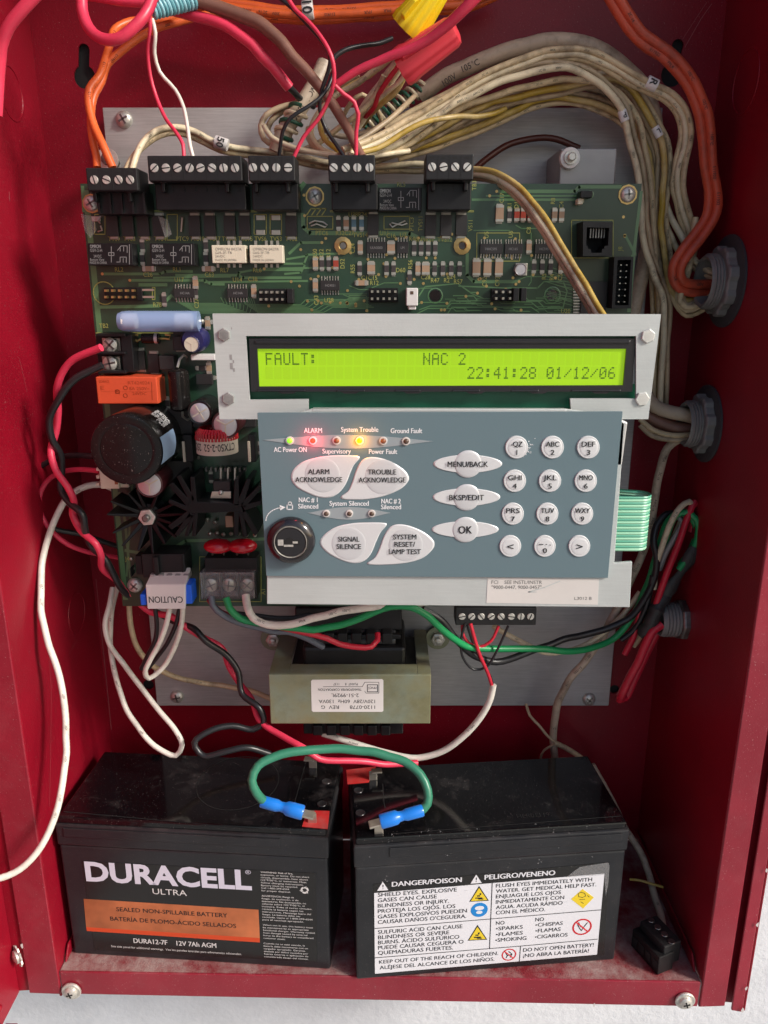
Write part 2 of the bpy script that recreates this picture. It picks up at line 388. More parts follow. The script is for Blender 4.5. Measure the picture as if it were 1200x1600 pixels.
mb = MB(); mb.box(FY(.4722), XL + .0005, XR - .0005, ZF, ZT, -.001, 0); mb.build('hole_shade_sheet', M['slot'], cab)  # added black sheet, stands in for the darkness inside the holes
holes = [keyhole(131, 78, 132, 120, 9, 17), keyhole(1059, 71, 1050, 117, 9, 17)]
for px, py, r in ((232, 1070, 8.5), (960, 1077, 7.5)):
    u, v = FB.uv(px, py); holes.append(circ(u, v, FB.m(px, py, r), 16))
plate(FB, [(XL, ZF), (XR, ZF), (XR, ZT), (XL, ZT)], holes, -.0012, 0, 'back_panel', M['red'], cab)
def slab(name, pts, d, m=M['red'], bev=.0004):     # a thin sheet from a 4-corner outline (3-D) thickened along d
    d = V(d); q = [V(p) for p in pts]; n = len(q)
    mb = MB(); mb.add(q + [p + d for p in q], [list(range(n)), [n + i for i in range(n)][::-1]] + [[i, n + i, n + (i + 1) % n, (i + 1) % n] for i in range(n)])
    o = mb.build(name, m, cab)
    bm = bmesh.new(); bm.from_mesh(o.data); bmesh.ops.recalc_face_normals(bm, faces=bm.faces); bmesh.ops.bevel(bm, geom=bm.edges[:], offset=bev, segments=2, affect='EDGES', profile=.5); bm.to_mesh(o.data); bm.free()
    return o
yl, yr = yf(XL), yf(XR)
slab('side_panel', [(XL, yl, -.3975), (XL, .4795, -.3975), (XL, .4795, ZT + .002), (XL, yl, ZT + .002)], (-.0015, 0, 0))
slab('side_panel', [(XR, yr, -.3975), (XR, .4795, -.3975), (XR, .4795, ZT + .002), (XR, yr, ZT + .002)], (.0015, 0, 0))
slab('bottom_panel', [(XL + .0003, yl + .0003, ZF), (XR - .0003, yr + .0003, ZF), (XR - .0003, .4685, ZF), (XL + .0003, .4685, ZF)], (0, 0, -.0015), M['redfloor'])
slab('top_panel', [(XL, yl, ZT), (XR, yr, ZT), (XR, .4695, ZT), (XL, .4695, ZT)], (0, 0, .0015))
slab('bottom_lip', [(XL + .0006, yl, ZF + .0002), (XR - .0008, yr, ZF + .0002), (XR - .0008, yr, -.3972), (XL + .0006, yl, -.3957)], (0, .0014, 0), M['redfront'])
# flanges that face the viewer, with their returns
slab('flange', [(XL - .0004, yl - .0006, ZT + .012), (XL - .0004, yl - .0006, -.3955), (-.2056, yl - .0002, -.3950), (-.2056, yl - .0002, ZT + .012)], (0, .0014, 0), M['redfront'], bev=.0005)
slab('flange_return', [(-.2060, yl + .002, -.3950), (-.2060, .479, -.3950), (-.2060, .479, ZT + .012), (-.2060, yl + .002, ZT + .012)], (-.0014, 0, 0))
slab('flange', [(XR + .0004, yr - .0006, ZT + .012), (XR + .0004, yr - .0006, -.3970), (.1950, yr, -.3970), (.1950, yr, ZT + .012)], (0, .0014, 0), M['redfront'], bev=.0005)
slab('flange_channel', [(.1930, yr + .0045, ZT + .012), (.1930, yr + .0045, -.3985), (.2045, yr + .0045, -.4000), (.2045, yr + .0045, ZT + .012)], (0, .0014, 0))
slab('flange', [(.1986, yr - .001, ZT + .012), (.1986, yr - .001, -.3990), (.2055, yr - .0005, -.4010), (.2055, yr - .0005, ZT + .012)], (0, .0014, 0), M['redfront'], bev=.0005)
slab('flange_return', [(.2057, yr, -.4005), (.2057, .479, -.4005), (.2057, .479, ZT + .012), (.2057, yr, ZT + .012)], (.0014, 0, 0))
# upturned edges of the battery tray
slab('tray_edge', [(XR - .0012, yr + .006, ZF + .001), (XR - .0012, .4685, ZF + .001), (XR - .0012, .4685, ZF + .0085), (XR - .0012, yr + .012, ZF + .0085)], (-.0012, 0, 0))
slab('tray_edge', [(XL + .0012, yl + .006, ZF + .001), (XL + .0012, .4685, ZF + .001), (XL + .0012, .4685, ZF + .0085), (XL + .0012, yl + .012, ZF + .0085)], (.0012, 0, 0))
FRt = Fr((XR, 0, 0), (0, 1, 0), (0, 0, 1), (-1, 0, 0)); FLt = Fr((XL, 0, 0), (0, -1, 0), (0, 0, 1), (1, 0, 0))
def ring(fr, px, py, r, w_=.0007):
    u, v = fr.uv(px, py); mb = MB()
    n = 40; vs = []; fs = []
    prof = [(-1, -.0002), (-.5, .00035), (.5, .00035), (1, -.0002)]
    for rr, h in prof:
        for i in range(n):
            a = 2 * math.pi * i / n; vs.append(fr.w(u + (r + rr * w_) * math.cos(a), v + (r + rr * w_) * math.sin(a), h))
    for j in range(3):
        for i in range(n): fs.append([j * n + i, j * n + (i + 1) % n, (j + 1) * n + (i + 1) % n, (j + 1) * n + i])
    mb.add(vs, fs, True); mb.build('knockout', M['red'], cab)
ring(FLt, 18, 146, .0125); ring(FLt, 120, 958, .0125); ring(FRt, 1165, 128, .0145)
def lipscrew(px, py, r=.0056):
    X = P(px, py, .3535).x; fr = Fr((X, yf(X) - .0007, P(px, py, yf(X)).z), (1, -.019, 0), (0, 0, 1)); mb = MB()
    mb.lathe(fr, 0, 0, [(r, 0), (r, .0008), (r * .93, .0012)], 28); mb.m = 0
    mb.lathe(fr, 0, 0, [(r * .66, .0011), (r * .62, .0024), (r * .42, .0033), (r * .1, .0036)], 24)
    o = mb.build('screw', M['steel'], cab); mb = MB()
    for a in (0.3, 1.87):
        c, s_ = math.cos(a), math.sin(a); d = r * .34; e = r * .07
        mb.prism(fr, [(c * d - s_ * e, s_ * d + c * e), (-c * d - s_ * e, -s_ * d + c * e), (-c * d + s_ * e, -s_ * d - c * e), (c * d + s_ * e, s_ * d - c * e)], .0030, .0037)
    mb.build('screw_slot', M['slot'], o)
lipscrew(108, 1546); lipscrew(1065, 1561)
# hinge side: toothed washer screw and the open door
fr = Fr(P(29, 1493, yl - .0014), (.72, -.69, 0), (0, 0, 1)); mb = MB()
pts = []
for i in range(24): pts.append(((.0062 if i % 2 else .0051) * math.cos(i * math.pi / 12), (.0062 if i % 2 else .0051) * math.sin(i * math.pi / 12)))
mb.prism(fr, pts, 0, .0008); mb.lathe(fr, 0, 0, [(.0040, .0008), (.0038, .0022), (.0018, .0030)], 18); mb.build('toothed_washer_screw', M['steel'], cab)
door = thing('steel_door', 'red steel cabinet door swung open at the photo\'s lower left edge', 'door')
def dslab(name, pts, d):
    o = slab(name, pts, d); o.parent = door; return o
dslab('door_panel', [(-.2120, yl + .0013, -.3955), (-.2120, .05, -.3975), (-.2120, .05, ZT), (-.2120, yl + .0013, ZT)], (-.0015, 0, 0))
dslab('door_lip', [(-.2119, .3400, -.3975), (-.2119, .06, -.3990), (-.2050, .06, -.3990), (-.2050, .3400, -.3975)], (0, 0, -.0014))
dslab('hinge_strip', [(-.2040, yl + .0014, -.3945), (-.2128, yl + .0014, -.3952), (-.2128, yl + .0014, ZT), (-.2040, yl + .0014, ZT)], (0, .0014, 0))
mb = MB(); mb.sphere((-.2118, .337, -.384), .0022, 12, (.6, 1, 1)); mb.build('rivet', M['red'], door)

# scratches, paint chips and one drawn-in shadow edge
M['scratch'] = mat('pale_scratch_shade_edge', (.34, .10, .11), .6); M['chip'] = mat('bare_primer', (.62, .58, .56), .6)
def scr_(fr, pts, wpx, m='scratch'):
    q = [fr.uv(x, y) for x, y in pts]; mb = MB(); mb.line(fr, q, wpx * fr.m(pts[0][0], pts[0][1], 1) if fr is FB else wpx * .0003, None, .00008, px=False); mb.build('scratch', M[m], cab)
scr_(FB, [(1112, 6), (1095, 30), (1070, 74)], .8); scr_(FB, [(1104, 4), (1088, 28), (1066, 62)], .5); scr_(FB, [(38, 20), (52, 140), (70, 262), (88, 400), (100, 520)], .6); scr_(FB, [(150, 905), (166, 1060), (174, 1140)], .8)
scr_(FRt, [(1030, 1032), (1043, 1045), (1040, 1062), (1052, 1080), (1064, 1098)], .7); scr_(FRt, [(1150, 985), (1156, 996)], .8); scr_(FRt, [(1140, 80), (1142, 130), (1147, 170)], .6)
scr_(FLt, [(14, 300), (15, 314)], 1.2); scr_(FLt, [(30, 560), (42, 612)], .5); scr_(FLt, [(120, 1000), (112, 1014), (108, 1022)], .8); scr_(FLt, [(76, 1010), (80, 1080), (79, 1180), (77, 1260)], .5); scr_(FLt, [(60, 1035), (66, 1047)], .7)  # the long line draws in the edge of a cable's shadow
for X_, zz in ((.2050, -.302), (.2050, -.338), (.2046, -.382), (.2046, -.398), (-.2050, -.360), (.120, -.3962)):
    mb = MB(); n = 7; f = FY(yf(X_) - .0012); mb.prism(f, [(X_ + random.uniform(.5, 1) * .0010 * math.cos(i * .9), zz + random.uniform(.6, 1.6) * .0014 * math.sin(i * .9)) for i in range(n)], 0, .0001); mb.build('paint_chip', M['chip'], cab)
# ================================================================ mounting plate
YPL = .463; FPL = FY(YPL)
pl = thing('mounting_plate', 'flat grey galvanised plate screwed to the back of the cabinet', 'metal plate')
ztop = FPL.uv(598, 168)[1]; zbot = FPL.uv(598, 1103)[1]
mb = MB(); mb.box(FPL, -.151, .1495, zbot, ztop, -.002, 0); mb.build('sheet', M['plate'], pl, .0004, 1)
def panscrew(fr, px, py, rpx, h, parent, name='screw', m='steel', wash=0, rot=.5, washm='gold'):
    u, v = fr.uv(px, py, h); r = fr.m(px, py, rpx, h)
    mb = MB(); mb.lathe(fr, u, v, [(r, h), (r * .97, h + r * .22), (r * .78, h + r * .45), (r * .4, h + r * .6), (.0001, h + r * .63)], 24)
    o = mb.build(name, M[m], parent); mb = MB()
    if wash:
        mb.lathe(fr, u, v, [(wash * r, h - .0004), (wash * r, h + .0001)], 10, False, rot=.3); mb.build('washer', M[washm], o); mb = MB()
    for a in (rot, rot + math.pi / 2):
        c, s_ = math.cos(a), math.sin(a); d = r * .58; e = r * .11
        mb.prism(fr, [(u + c * d - s_ * e, v + s_ * d + c * e), (u - c * d - s_ * e, v - s_ * d + c * e), (u - c * d + s_ * e, v - s_ * d - c * e), (u + c * d + s_ * e, v + s_ * d - c * e)], h + r * .40, h + r * .655)
    mb.build('cross_slot', M['steeld'], o); return o
panscrew(FPL, 194, 187, 13, 0, pl); panscrew(FPL, 277, 1088, 10.5, 0, pl, rot=.2); panscrew(FPL, 920, 1092, 10.5, 0, pl, rot=.9)
mb = MB(); FBR = FY(.426)
mb.pbox(FBR, 875, 232, 962, 298, -.035, 0); mb.build('standoff_bracket', M['bracket'], pl, .0006)
u, v = FBR.uv(889, 248); mb = MB(); r = FBR.m(889, 248, 16)
mb.lathe(FBR, u, v, [(r, .0002), (r, .0022), (r * .94, .003)], 28); ob = mb.build('nut', M['white'], pl); mb = MB()
mb.lathe(FBR, u, v, [(r * .66, .003), (r * .62, .0045), (r * .4, .0045), (r * .4, .007), (r * .3, .0075)], 20); mb.build('stud', M['steel'], ob)
# bright ring terminals behind the first connector
mb = MB(); u, v = FPL.uv(180, 255); fr = Fr(FPL.w(u, v, .012), (1, 0, 0), (0, 0, 1)); R = fr.m(180, 255, 17)
mb.lathe(fr, 0, 0, [(R, 0), (R, .0012), (R * .5, .0012), (R * .5, 0)], 26, cap=False); mb.build('washer', M['steel'], pl)
mb = MB(); mb.lathe(fr, 0, 0, [(R * .5, -.012), (R * .48, .004), (.0001, .0046)], 6, False); mb.build('stud', M['steeld'], pl)

# ================================================================ the circuit board
YP = .410; FP = FY(YP)
pcb = thing('circuit_board', 'green main circuit board crowded with chips, relays and capacitors', 'circuit board')
ul = FP.uv(125, 287)[0]; ur = FP.uv(1003, 287)[0]; vt = FP.uv(560, 287)[1]; vb = FP.uv(560, 947)[1]
hl = []
for px, py, r in ((680, 462, 9), (863, 461, 8.5), (536, 384, 5), (722, 384, 5), (163, 458, 0)):
    if r: u, v = FP.uv(px, py); hl.append(circ(u, v, FP.m(px, py, r), 16))
plate(FP, [(ul, vb), (ur, vb), (ur, vt), (ul, vt)], hl, -.0016, 0, 'board', M['pcb'], pcb)
# wide light-green traces, routed where the photograph shows them
T = MB(); wd = .0011
def tr(pts, wpx=3): T.line(FP, pts, FP.m(pts[0][0], pts[0][1], wpx), None, .00012 + random.random() * .00004)
tr([(129, 292), (131, 330)], 5); tr([(134, 300), (168, 640)], 9); tr([(168, 640), (196, 935)], 8); tr([(150, 480), (250, 478), (268, 462)], 5)
tr([(780, 299), (898, 299), (905, 292), (970, 292)], 5); tr([(760, 306), (900, 306)], 2.5); tr([(738, 312), (900, 312)], 3.5)
tr([(1002, 300), (990, 398)], 5); tr([(993, 398), (977, 368)], 4); tr([(989, 400), (983, 486)], 6)
tr([(475, 287), (465, 300), (465, 325)], 7); tr([(473, 335), (474, 355), (484, 364), (640, 365), (655, 372), (705, 375)], 6)
tr([(730, 397), (730, 430), (740, 440), (810, 440)], 5)
tr([(452, 396), (470, 379), (503, 379)], 4); tr([(448, 405), (478, 400), (480, 398), (530, 396)], 3); tr([(444, 412), (475, 412), (480, 400)], 3)
tr([(440, 420), (463, 420)], 4); tr([(445, 428), (470, 426), (476, 415)], 3)
tr([(160, 428), (250, 428), (258, 424), (300, 424)], 4); tr([(205, 438), (320, 438), (330, 444), (350, 444)], 4); tr([(240, 434), (360, 432)], 3)
tr([(275, 430), (372, 430), (380, 434), (470, 434)], 4); tr([(320, 441), (480, 439)], 3); tr([(375, 428), (372, 426), (395, 422), (470, 422)], 3)
tr([(412, 420), (520, 418)], 3); tr([(218, 445), (260, 445)], 5)
for k in range(9):
    y = 474 + k * 1.9; tr([(268 + k * 3, 462 + k), (280 + k * 3.4, y), (350 + k * 5, y), (345 + k * 6, y - 9)], 1.1)
for k in range(7):
    y = 476 + k * 2.0; tr([(372 + k * 4, 458 + k * 1.5), (384 + k * 3, y), (470 + k * 6, y), (478 + k * 7, y - 8), (560 + k * 4, y - 8)], 1.2)
for k in range(6):
    y = 468 + k * 4; tr([(545, y - 6), (572, y - 6), (575, y)], 1.5)
tr([(655, 462), (664, 448), (715, 443), (735, 457), (746, 457)], 2); tr([(652, 490), (668, 482), (698, 482), (705, 474), (760, 474)], 1.6)
tr([(655, 484), (672, 478), (700, 478), (704, 470), (840, 470), (850, 480)], 1.6); tr([(700, 489), (706, 480), (830, 480), (842, 488)], 1.5)
tr([(708, 462), (740, 462), (746, 470), (830, 472), (842, 482), (880, 482)], 1.5); tr([(717, 447), (790, 450), (840, 450), (850, 440), (880, 440), (886, 455), (880, 480), (856, 480)], 2)
tr([(740, 360), (796, 360), (800, 366)], 1.5); tr([(806, 352), (815, 357), (860, 357)], 1.5); tr([(745, 364), (745, 440)], 1.3); tr([(830, 364), (830, 440), (826, 446)], 1.5)
for k in range(14):
    x0 = 480 + random.random() * 340; y0 = 395 + random.random() * 85; d = random.choice((-1, 1)) * (8 + random.random() * 16)
    tr([(x0, y0), (x0 + abs(d), y0 + d * .4), (x0 + abs(d) + 10 + random.random() * 45, y0 + d * .4)], 1.3)
for k in range(26):
    x0 = 690 + random.random() * 190; y0 = 462 + random.random() * 25; tr([(x0, y0), (x0 + 14, y0), (x0 + 18, y0 + 4), (x0 + 40, y0 + 4)], 1.0)
for k in range(12):
    x0 = 880 + random.random() * 18; y0 = 430 + k * 4.5; tr([(x0 - 30, y0 - 12), (x0 - 10, y0 - 6), (904, y0)], 1.0)
tr([(210, 700), (198, 900)], 3); tr([(196, 860), (250, 870), (290, 845), (420, 842)], 5); tr([(196, 640), (250, 645)], 3); tr([(186, 770), (192, 780), (204, 905)], 4)
o = T.build('copper_traces', M['trace'], pcb); o['kind'] = 'stuff'
# vias and gold rings
mb = MB()
VIAS = [(160, 428), (203, 438), (413, 420), (476, 337), (475, 305), (520, 418), (503, 379), (530, 396), (765, 306), (776, 299), (974, 339), (976, 368), (976, 369), (811, 440), (806, 444), (760, 447), (790, 452), (706, 366), (569, 470), (543, 454), (586, 365), (635, 371), (600, 412), (640, 440), (455, 440), (468, 447), (690, 370), (470, 390), (548, 395), (575, 405), (654, 372), (666, 403), (604, 398), (556, 478), (420, 478), (497, 470), (746, 458), (728, 463)]
for i in range(46): VIAS.append((random.uniform(480, 880), random.choice((372, 400, 404, 430, 436, 441, 472, 476, 484)) + random.uniform(-2, 2)))
for x, y in VIAS:
    u, v = FP.uv(x, y); r = FP.m(x, y, 2.3); mb.add([FP.w(a, b, .0002) for a, b in circ(u, v, r, 8)], [list(range(8))])
o = mb.build('vias', M['gold'], pcb); o['kind'] = 'stuff'
for x, y in ((536, 384), (722, 384)):
    u, v = FP.uv(x, y); r = FP.m(x, y, 13.5); mb = MB(); mb.lathe(FP, u, v, [(r, .0001), (r, .0009), (r * .52, .0013), (r * .42, .0009), (r * .42, -.0015)], 12, False, cap=False, rot=.2); mb.build('gold_standoff', M['gold'], pcb)
panscrew(FP, 492, 307, 12, .0004, pcb, wash=1.25); panscrew(FP, 981, 304, 12, .0004, pcb, wash=1.25, rot=.1); panscrew(FP, 143, 318, 12, .0004, pcb, wash=1.2); panscrew(FP, 211, 914, 12, .0004, pcb, rot=.8)
for x, y, r in ((680, 462, 12), (863, 461, 13), (922, 304, 6)):
    u, v = FP.uv(x, y); mb = MB(); mb.lathe(FP, u, v, [(FP.m(x, y, r), .0001), (FP.m(x, y, r - 1.6), .0002)], 20, cap=False); mb.build('hole_ring', M['trace'], pcb)
# silkscreen
S = MB()
def sk(st, x, y, h=8, ang=0, wpx=None): S.text(FP, st, x, y, h, wpx, .00025, ang=ang)
for st, x in (('TVS9', 178), ('TVS8', 202), ('TVS7', 226), ('TVS4', 250), ('PTC9', 285), ('TVS18', 308), ('TVS17', 333), ('TVS16', 358), ('TVS15', 383), ('TVS6', 407), ('TVS3', 431), ('TVS2', 455)): sk(st, x, 373, 6.5)
for st, x, y in (('RL2', 186, 421), ('RL1', 276, 421), ('C26', 231, 429), ('C63', 327, 429), ('RL7', 351, 422), ('RL6', 402, 422), ('U17', 280, 437), ('U14', 371, 437), ('PTC6', 503, 364), ('R32C27', 539, 364), ('TVS14', 563, 367), ('U11', 600, 364), ('C16', 611, 368), ('U7', 630, 367), ('R46', 646, 373), ('R49R51', 664, 375), ('TVS12', 695, 374), ('RL5', 627, 288), ('U28', 514, 469), ('R12', 585, 442), ('C1C15', 577, 434), ('D60', 626, 422), ('R47', 680, 438), ('R2', 698, 438), ('R57', 716, 440), ('C28', 665, 433), ('R24', 705, 432), ('U20', 884, 486), ('U38R24A', 562, 335), ('R78', 246, 476), ('TB2', 162, 509), ('J41', 200, 873), ('C38', 395, 436)): sk(st, x, y, 6.5)
for st, x, y in (('TB3', 741, 290), ('PTC3', 643, 350), ('TVS11', 657, 350), ('VS11', 735, 353), ('C24', 551, 388), ('R50', 492, 396), ('R22', 502, 396), ('R12', 513, 396), ('D52', 535, 412), ('C43', 494, 469), ('R56', 641, 413), ('R55', 551, 420), ('C17', 784, 309), ('R1', 796, 322), ('D13', 807, 318), ('D2', 818, 318), ('D1', 829, 318), ('R8', 864, 314), ('C4', 877, 320), ('U5', 760, 367), ('U6', 798, 366), ('C8', 826, 360), ('C92', 757, 440), ('C93', 777, 440), ('R5', 850, 432), ('R4', 862, 433), ('C5', 875, 433), ('J8', 969, 389), ('C27', 307, 474), ('AT', 411, 924)): sk(st, x, y, 6.5, math.pi / 2)
def skbox(x0, y0, x1, y1): S.line(FP, [(x0, y0), (x1, y0), (x1, y1), (x0, y1), (x0, y0)], FP.m(x0, y0, 1.1), None, .00022)
skbox(480, 338, 520, 358); skbox(600, 338, 640, 358); skbox(261, 335, 277, 375); skbox(148, 335, 164, 366); skbox(397, 335, 416, 366); skbox(422, 335, 440, 366); skbox(745, 364, 812, 408); skbox(893, 344, 958, 403); skbox(236, 329, 384, 331); skbox(388, 329, 470, 331); skbox(516, 329, 592, 331); skbox(666, 329, 740, 331)
skbox(200, 522, 202, 580); skbox(238, 449, 242, 468); skbox(312, 870, 408, 940); skbox(150, 520, 300, 521)
for k in range(4): S.line(FP, [(479 + k * 8, 336), (486 + k * 8, 326)], FP.m(480, 330, 1.8), None, .0003)
S.line(FP, [(486, 326), (510, 326)], FP.m(480, 330, 1.8), None, .0003)
for cx, cy, r in ((163, 458, 17), (172, 640, 0)):
    if r: u, v = FP.uv(cx, cy); q = circ(u, v, FP.m(cx, cy, r), 24); S.line(FP, q + [q[0]], FP.m(cx, cy, 1.5), None, .0002, px=False)
o = S.build('silkscreen_print', M['silk'], pcb); o['kind'] = 'stuff'
# --- shared small parts
PX1 = FP.m(560, 400, 1)                                      # one photo pixel on the board, in metres
def sh(name, f, bevel=0):
    mb = MB(); mats = f(mb); return mb.mesh(name, mats, bevel)
def f_smd(wpx, hpx, hh, body, end=.24):
    def f(mb):
        w_, h_ = wpx * PX1, hpx * PX1
        mb.box(L0, -w_ / 2, w_ / 2, -h_ * (.5 - end), h_ * (.5 - end), 0.0001, hh); mb.m = 1
        mb.box(L0, -w_ / 2 * 1.02, w_ / 2 * 1.02, h_ * (.5 - end), h_ * .5, 0.0001, hh * 1.02); mb.box(L0, -w_ / 2 * 1.02, w_ / 2 * 1.02, -h_ * .5, -h_ * (.5 - end), 0.0001, hh * 1.02)
        mb.box(L0, -w_ * .4, w_ * .4, -h_ * .6, h_ * .6, .00005, .00016)
        return [M[body], M['solder']]
    return f
SM = {k: sh(k, f_smd(*a), .00012) for k, a in {'res': (7, 19, .0008, 'cerd'), 'cap': (8, 18, .0013, 'cer'), 'rb': (7, 20, .0014, 'cerblue'), 'capb': (12, 24, .0020, 'cer', .16), 'capm': (12, 18, .0018, 'cer'), 'dio': (8, 18, .0016, 'cerred')}.items()}
def smd(kind, name, pts, rz=0):
    for x, y in pts:
        u, v = FP.uv(x, y); put(name, SM[kind], pcb, FP, u, v, 0, rz)
smd('res', 'resistor', [(529, 349), (647, 388), (658, 388), (669, 388), (680, 388), (503, 412), (514, 412), (562, 420), (604, 420), (615, 420), (679, 420), (692, 420), (705, 420), (718, 420), (796, 336), (834, 417), (847, 417), (860, 417), (306, 456), (640, 434)])
smd('cap', 'capacitor', [(541, 349), (563, 387), (493, 412), (493, 446), (876, 417), (826, 386), (877, 336), (653, 420), (306, 442), (397, 455), (866, 336)])
smd('rb', 'blue_resistor', [(553, 349), (565, 349)]); smd('dio', 'glass_diode', [(525, 412), (807, 336), (817, 336), (828, 336), (837, 336)])
smd('capb', 'capacitor', [(780, 334), (744, 418), (761, 418), (779, 418)]); smd('capm', 'capacitor', [(611, 387), (580, 419), (665, 420)])
smd('cap', 'capacitor', [(565, 442), (233, 420), (326, 420)], math.pi / 2); smd('res', 'resistor', [(223, 384), (223, 404), (322, 384), (322, 404), (257, 468)])
# tvs blocks with tabs
def f_tvs(mb):
    w_, h_ = 17 * PX1, 30 * PX1
    mb.box(L0, -w_ / 2, w_ / 2, -h_ / 2, h_ / 2, .0002, .0026); mb.m = 1
    for s_ in (-1, 1): mb.box(L0, -w_ * .36, w_ * .36, s_ * h_ * .5, s_ * h_ * .62, .0001, .0012); mb.box(L0, -w_ * .45, w_ * .45, s_ * h_ * .46, s_ * h_ * .66, .00005, .0002)
    return [M['ic'], M['solder']]
TV = sh('tvs_diode', f_tvs, .0002)
for x in (176, 200, 224, 248, 304, 328, 359, 382, 455): u, v = FP.uv(x, 353, .002); put('suppressor_diode', TV, pcb, FP, u, v)
for x, y in ((583, 351), (673, 352), (697, 352), (721, 352), (218, 563), (240, 568), (280, 530)): u, v = FP.uv(x, y, .002); put('suppressor_diode', TV, pcb, FP, u, v)
mb = MB()
for x, y in ((407, 340), (431, 340), (407, 363), (431, 363), (330, 364), (150, 342)): mb.pbox(FP, x - 7, y - 4, x + 7, y + 4, .0001, .0006)
mb.build('solder_pads', M['solder'], pcb, .0002)
# dual-row chips
def f_so(wpx, hpx, n, pin=7):
    def f(mb):
        w_, h_ = wpx * PX1, hpx * PX1
        mb.box(L0, -w_ / 2, w_ / 2, -h_ / 2, h_ / 2, .0002, .0017); mb.m = 1
        for i in range(n):
            x = (-.5 + (i + .5) / n) * w_
            for s_ in (-1, 1):
                mb.box(L0, x - w_ / n * .21, x + w_ / n * .21, s_ * h_ * .48, s_ * (h_ / 2 + pin * PX1 * .45), .0004, .0011)
                mb.box(L0, x - w_ / n * .21, x + w_ / n * .21, s_ * (h_ / 2 + pin * PX1 * .45), s_ * (h_ / 2 + pin * PX1), .0001, .0004)
        return [M['ic'], M['solder']]
    return f
for x, y, a in ((289, 458, (32, 14, 7)), (372, 458, (32, 14, 7)), (588, 387, (30, 17, 7)), (629, 387, (18, 17, 4)), (516, 446, (30, 15, 7)), (767, 389, (35, 15, 8)), (802, 389, (28, 15, 7)), (850, 389, (30, 15, 7))):
    u, v = FP.uv(x, y); o = put('chip', sh('chip', f_so(*a), .0001), pcb, FP, u, v)
S2 = MB()
for x, y, t in ((289, 458, 'HC14A'), (372, 458, 'HC14A'), (588, 387, 'ULN2003'), (629, 387, 'LM'), (516, 446, 'HC4051'), (767, 389, '74HC595'), (802, 389, 'HC165'), (850, 389, 'HC595')): S2.text(FP, t, x, y, 3.6, h=.00185)
o = S2.build('chip_marking', M['silkw'], pcb)
# large square chip at the right
mb = MB(); mb.pbox(FP, 908, 440, 948, 500, .0002, .0024); ch = mb.build('chip', M['ic'], pcb, .0002)
mb = MB()
for i in range(13): mb.pbox(FP, 896, 441 + i * 4.6, 908, 443.3 + i * 4.6, .0001, .0011)
mb.build('pin', M['solder'], ch)
# relays
def relay(x0, y0, x1, y1, h, m, kind):
    mb = MB(); mb.pbox(FP, x0, y0, x1, y1, .0005, h); o = mb.build('relay', M[m], pcb, .0003); w_ = x1 - x0; hh = y1 - y0
    mb = MB(); H = h + .0001
    if kind == 'b':
        mb.text(FP, 'OMRON', x0 + w_ * .04, y0 + hh * .14, hh * .14, w_ * .24, H, bold=.02, align='L'); mb.text(FP, 'G5V-2-H', x0 + w_ * .04, y0 + hh * .32, hh * .13, w_ * .27, H, align='L')
        mb.text(FP, '24VDC', x0 + w_ * .12, y0 + hh * .58, hh * .12, w_ * .18, H, align='L'); mb.text(FP, 'Bottom View', x0 + w_ * .04, y0 + hh * .73, hh * .11, w_ * .32, H, align='L'); mb.text(FP, 'MADE IN CHINA', x0 + w_ * .04, y0 + hh * .87, hh * .11, w_ * .38, H, align='L')
        lw = FP.m(x0, y0, .9)
        for q in ([(.52, .15), (.52, .85)], [(.46, .42), (.58, .42), (.58, .55), (.46, .55), (.46, .42)], [(.66, .32), (.74, .12), (.88, .12), (.88, .42)], [(.72, .22), (.72, .36)], [(.80, .16), (.80, .36)], [(.64, .84), (.72, .84), (.72, .62), (.86, .62), (.86, .86)], [(.79, .68), (.79, .86)], [(.93, .06), (.93, .94)]):
            mb.line(FP, [(x0 + w_ * a, y0 + hh * b) for a, b in q], lw, None, H)
        mb.build('print', M['silkw'], o)
    else:
        mb.text(FP, 'OMRON 0427A', x0 + w_ * .10, y0 + hh * .22, hh * .15, w_ * .78, H, align='L'); mb.text(FP, 'G6S-2F-TR', x0 + w_ * .10, y0 + hh * .42, hh * .13, w_ * .5, H, align='L')
        mb.text(FP, '24VDC', x0 + w_ * .10, y0 + hh * .62, hh * .13, w_ * .3, H, align='L'); mb.text(FP, 'MADE IN JAPAN', x0 + w_ * .10, y0 + hh * .83, hh * .12, w_ * .62, H, align='L')
        mb.build('print', M['tin'], o); mb = MB()
        for fx in (.18, .50, .66, .84):
            mb.pbox(FP, x0 + w_ * fx - 2, y0 - 7, x0 + w_ * fx + 2, y0 + 1, .0004, .002); mb.pbox(FP, x0 + w_ * fx - 2, y1 + 1, x0 + w_ * fx + 2, y1 + 7, .0004, .001)
        mb.build('pin', M['solder'], o)
relay(138, 380, 207, 415, .0095, 'black', 'b'); relay(235, 380, 304, 415, .0095, 'black', 'b'); relay(591, 293, 659, 330, .0095, 'black', 'b')
relay(331, 383, 384, 411, .0075, 'cream', 'w'); relay(390, 383, 442, 411, .0075, 'cream', 'w')
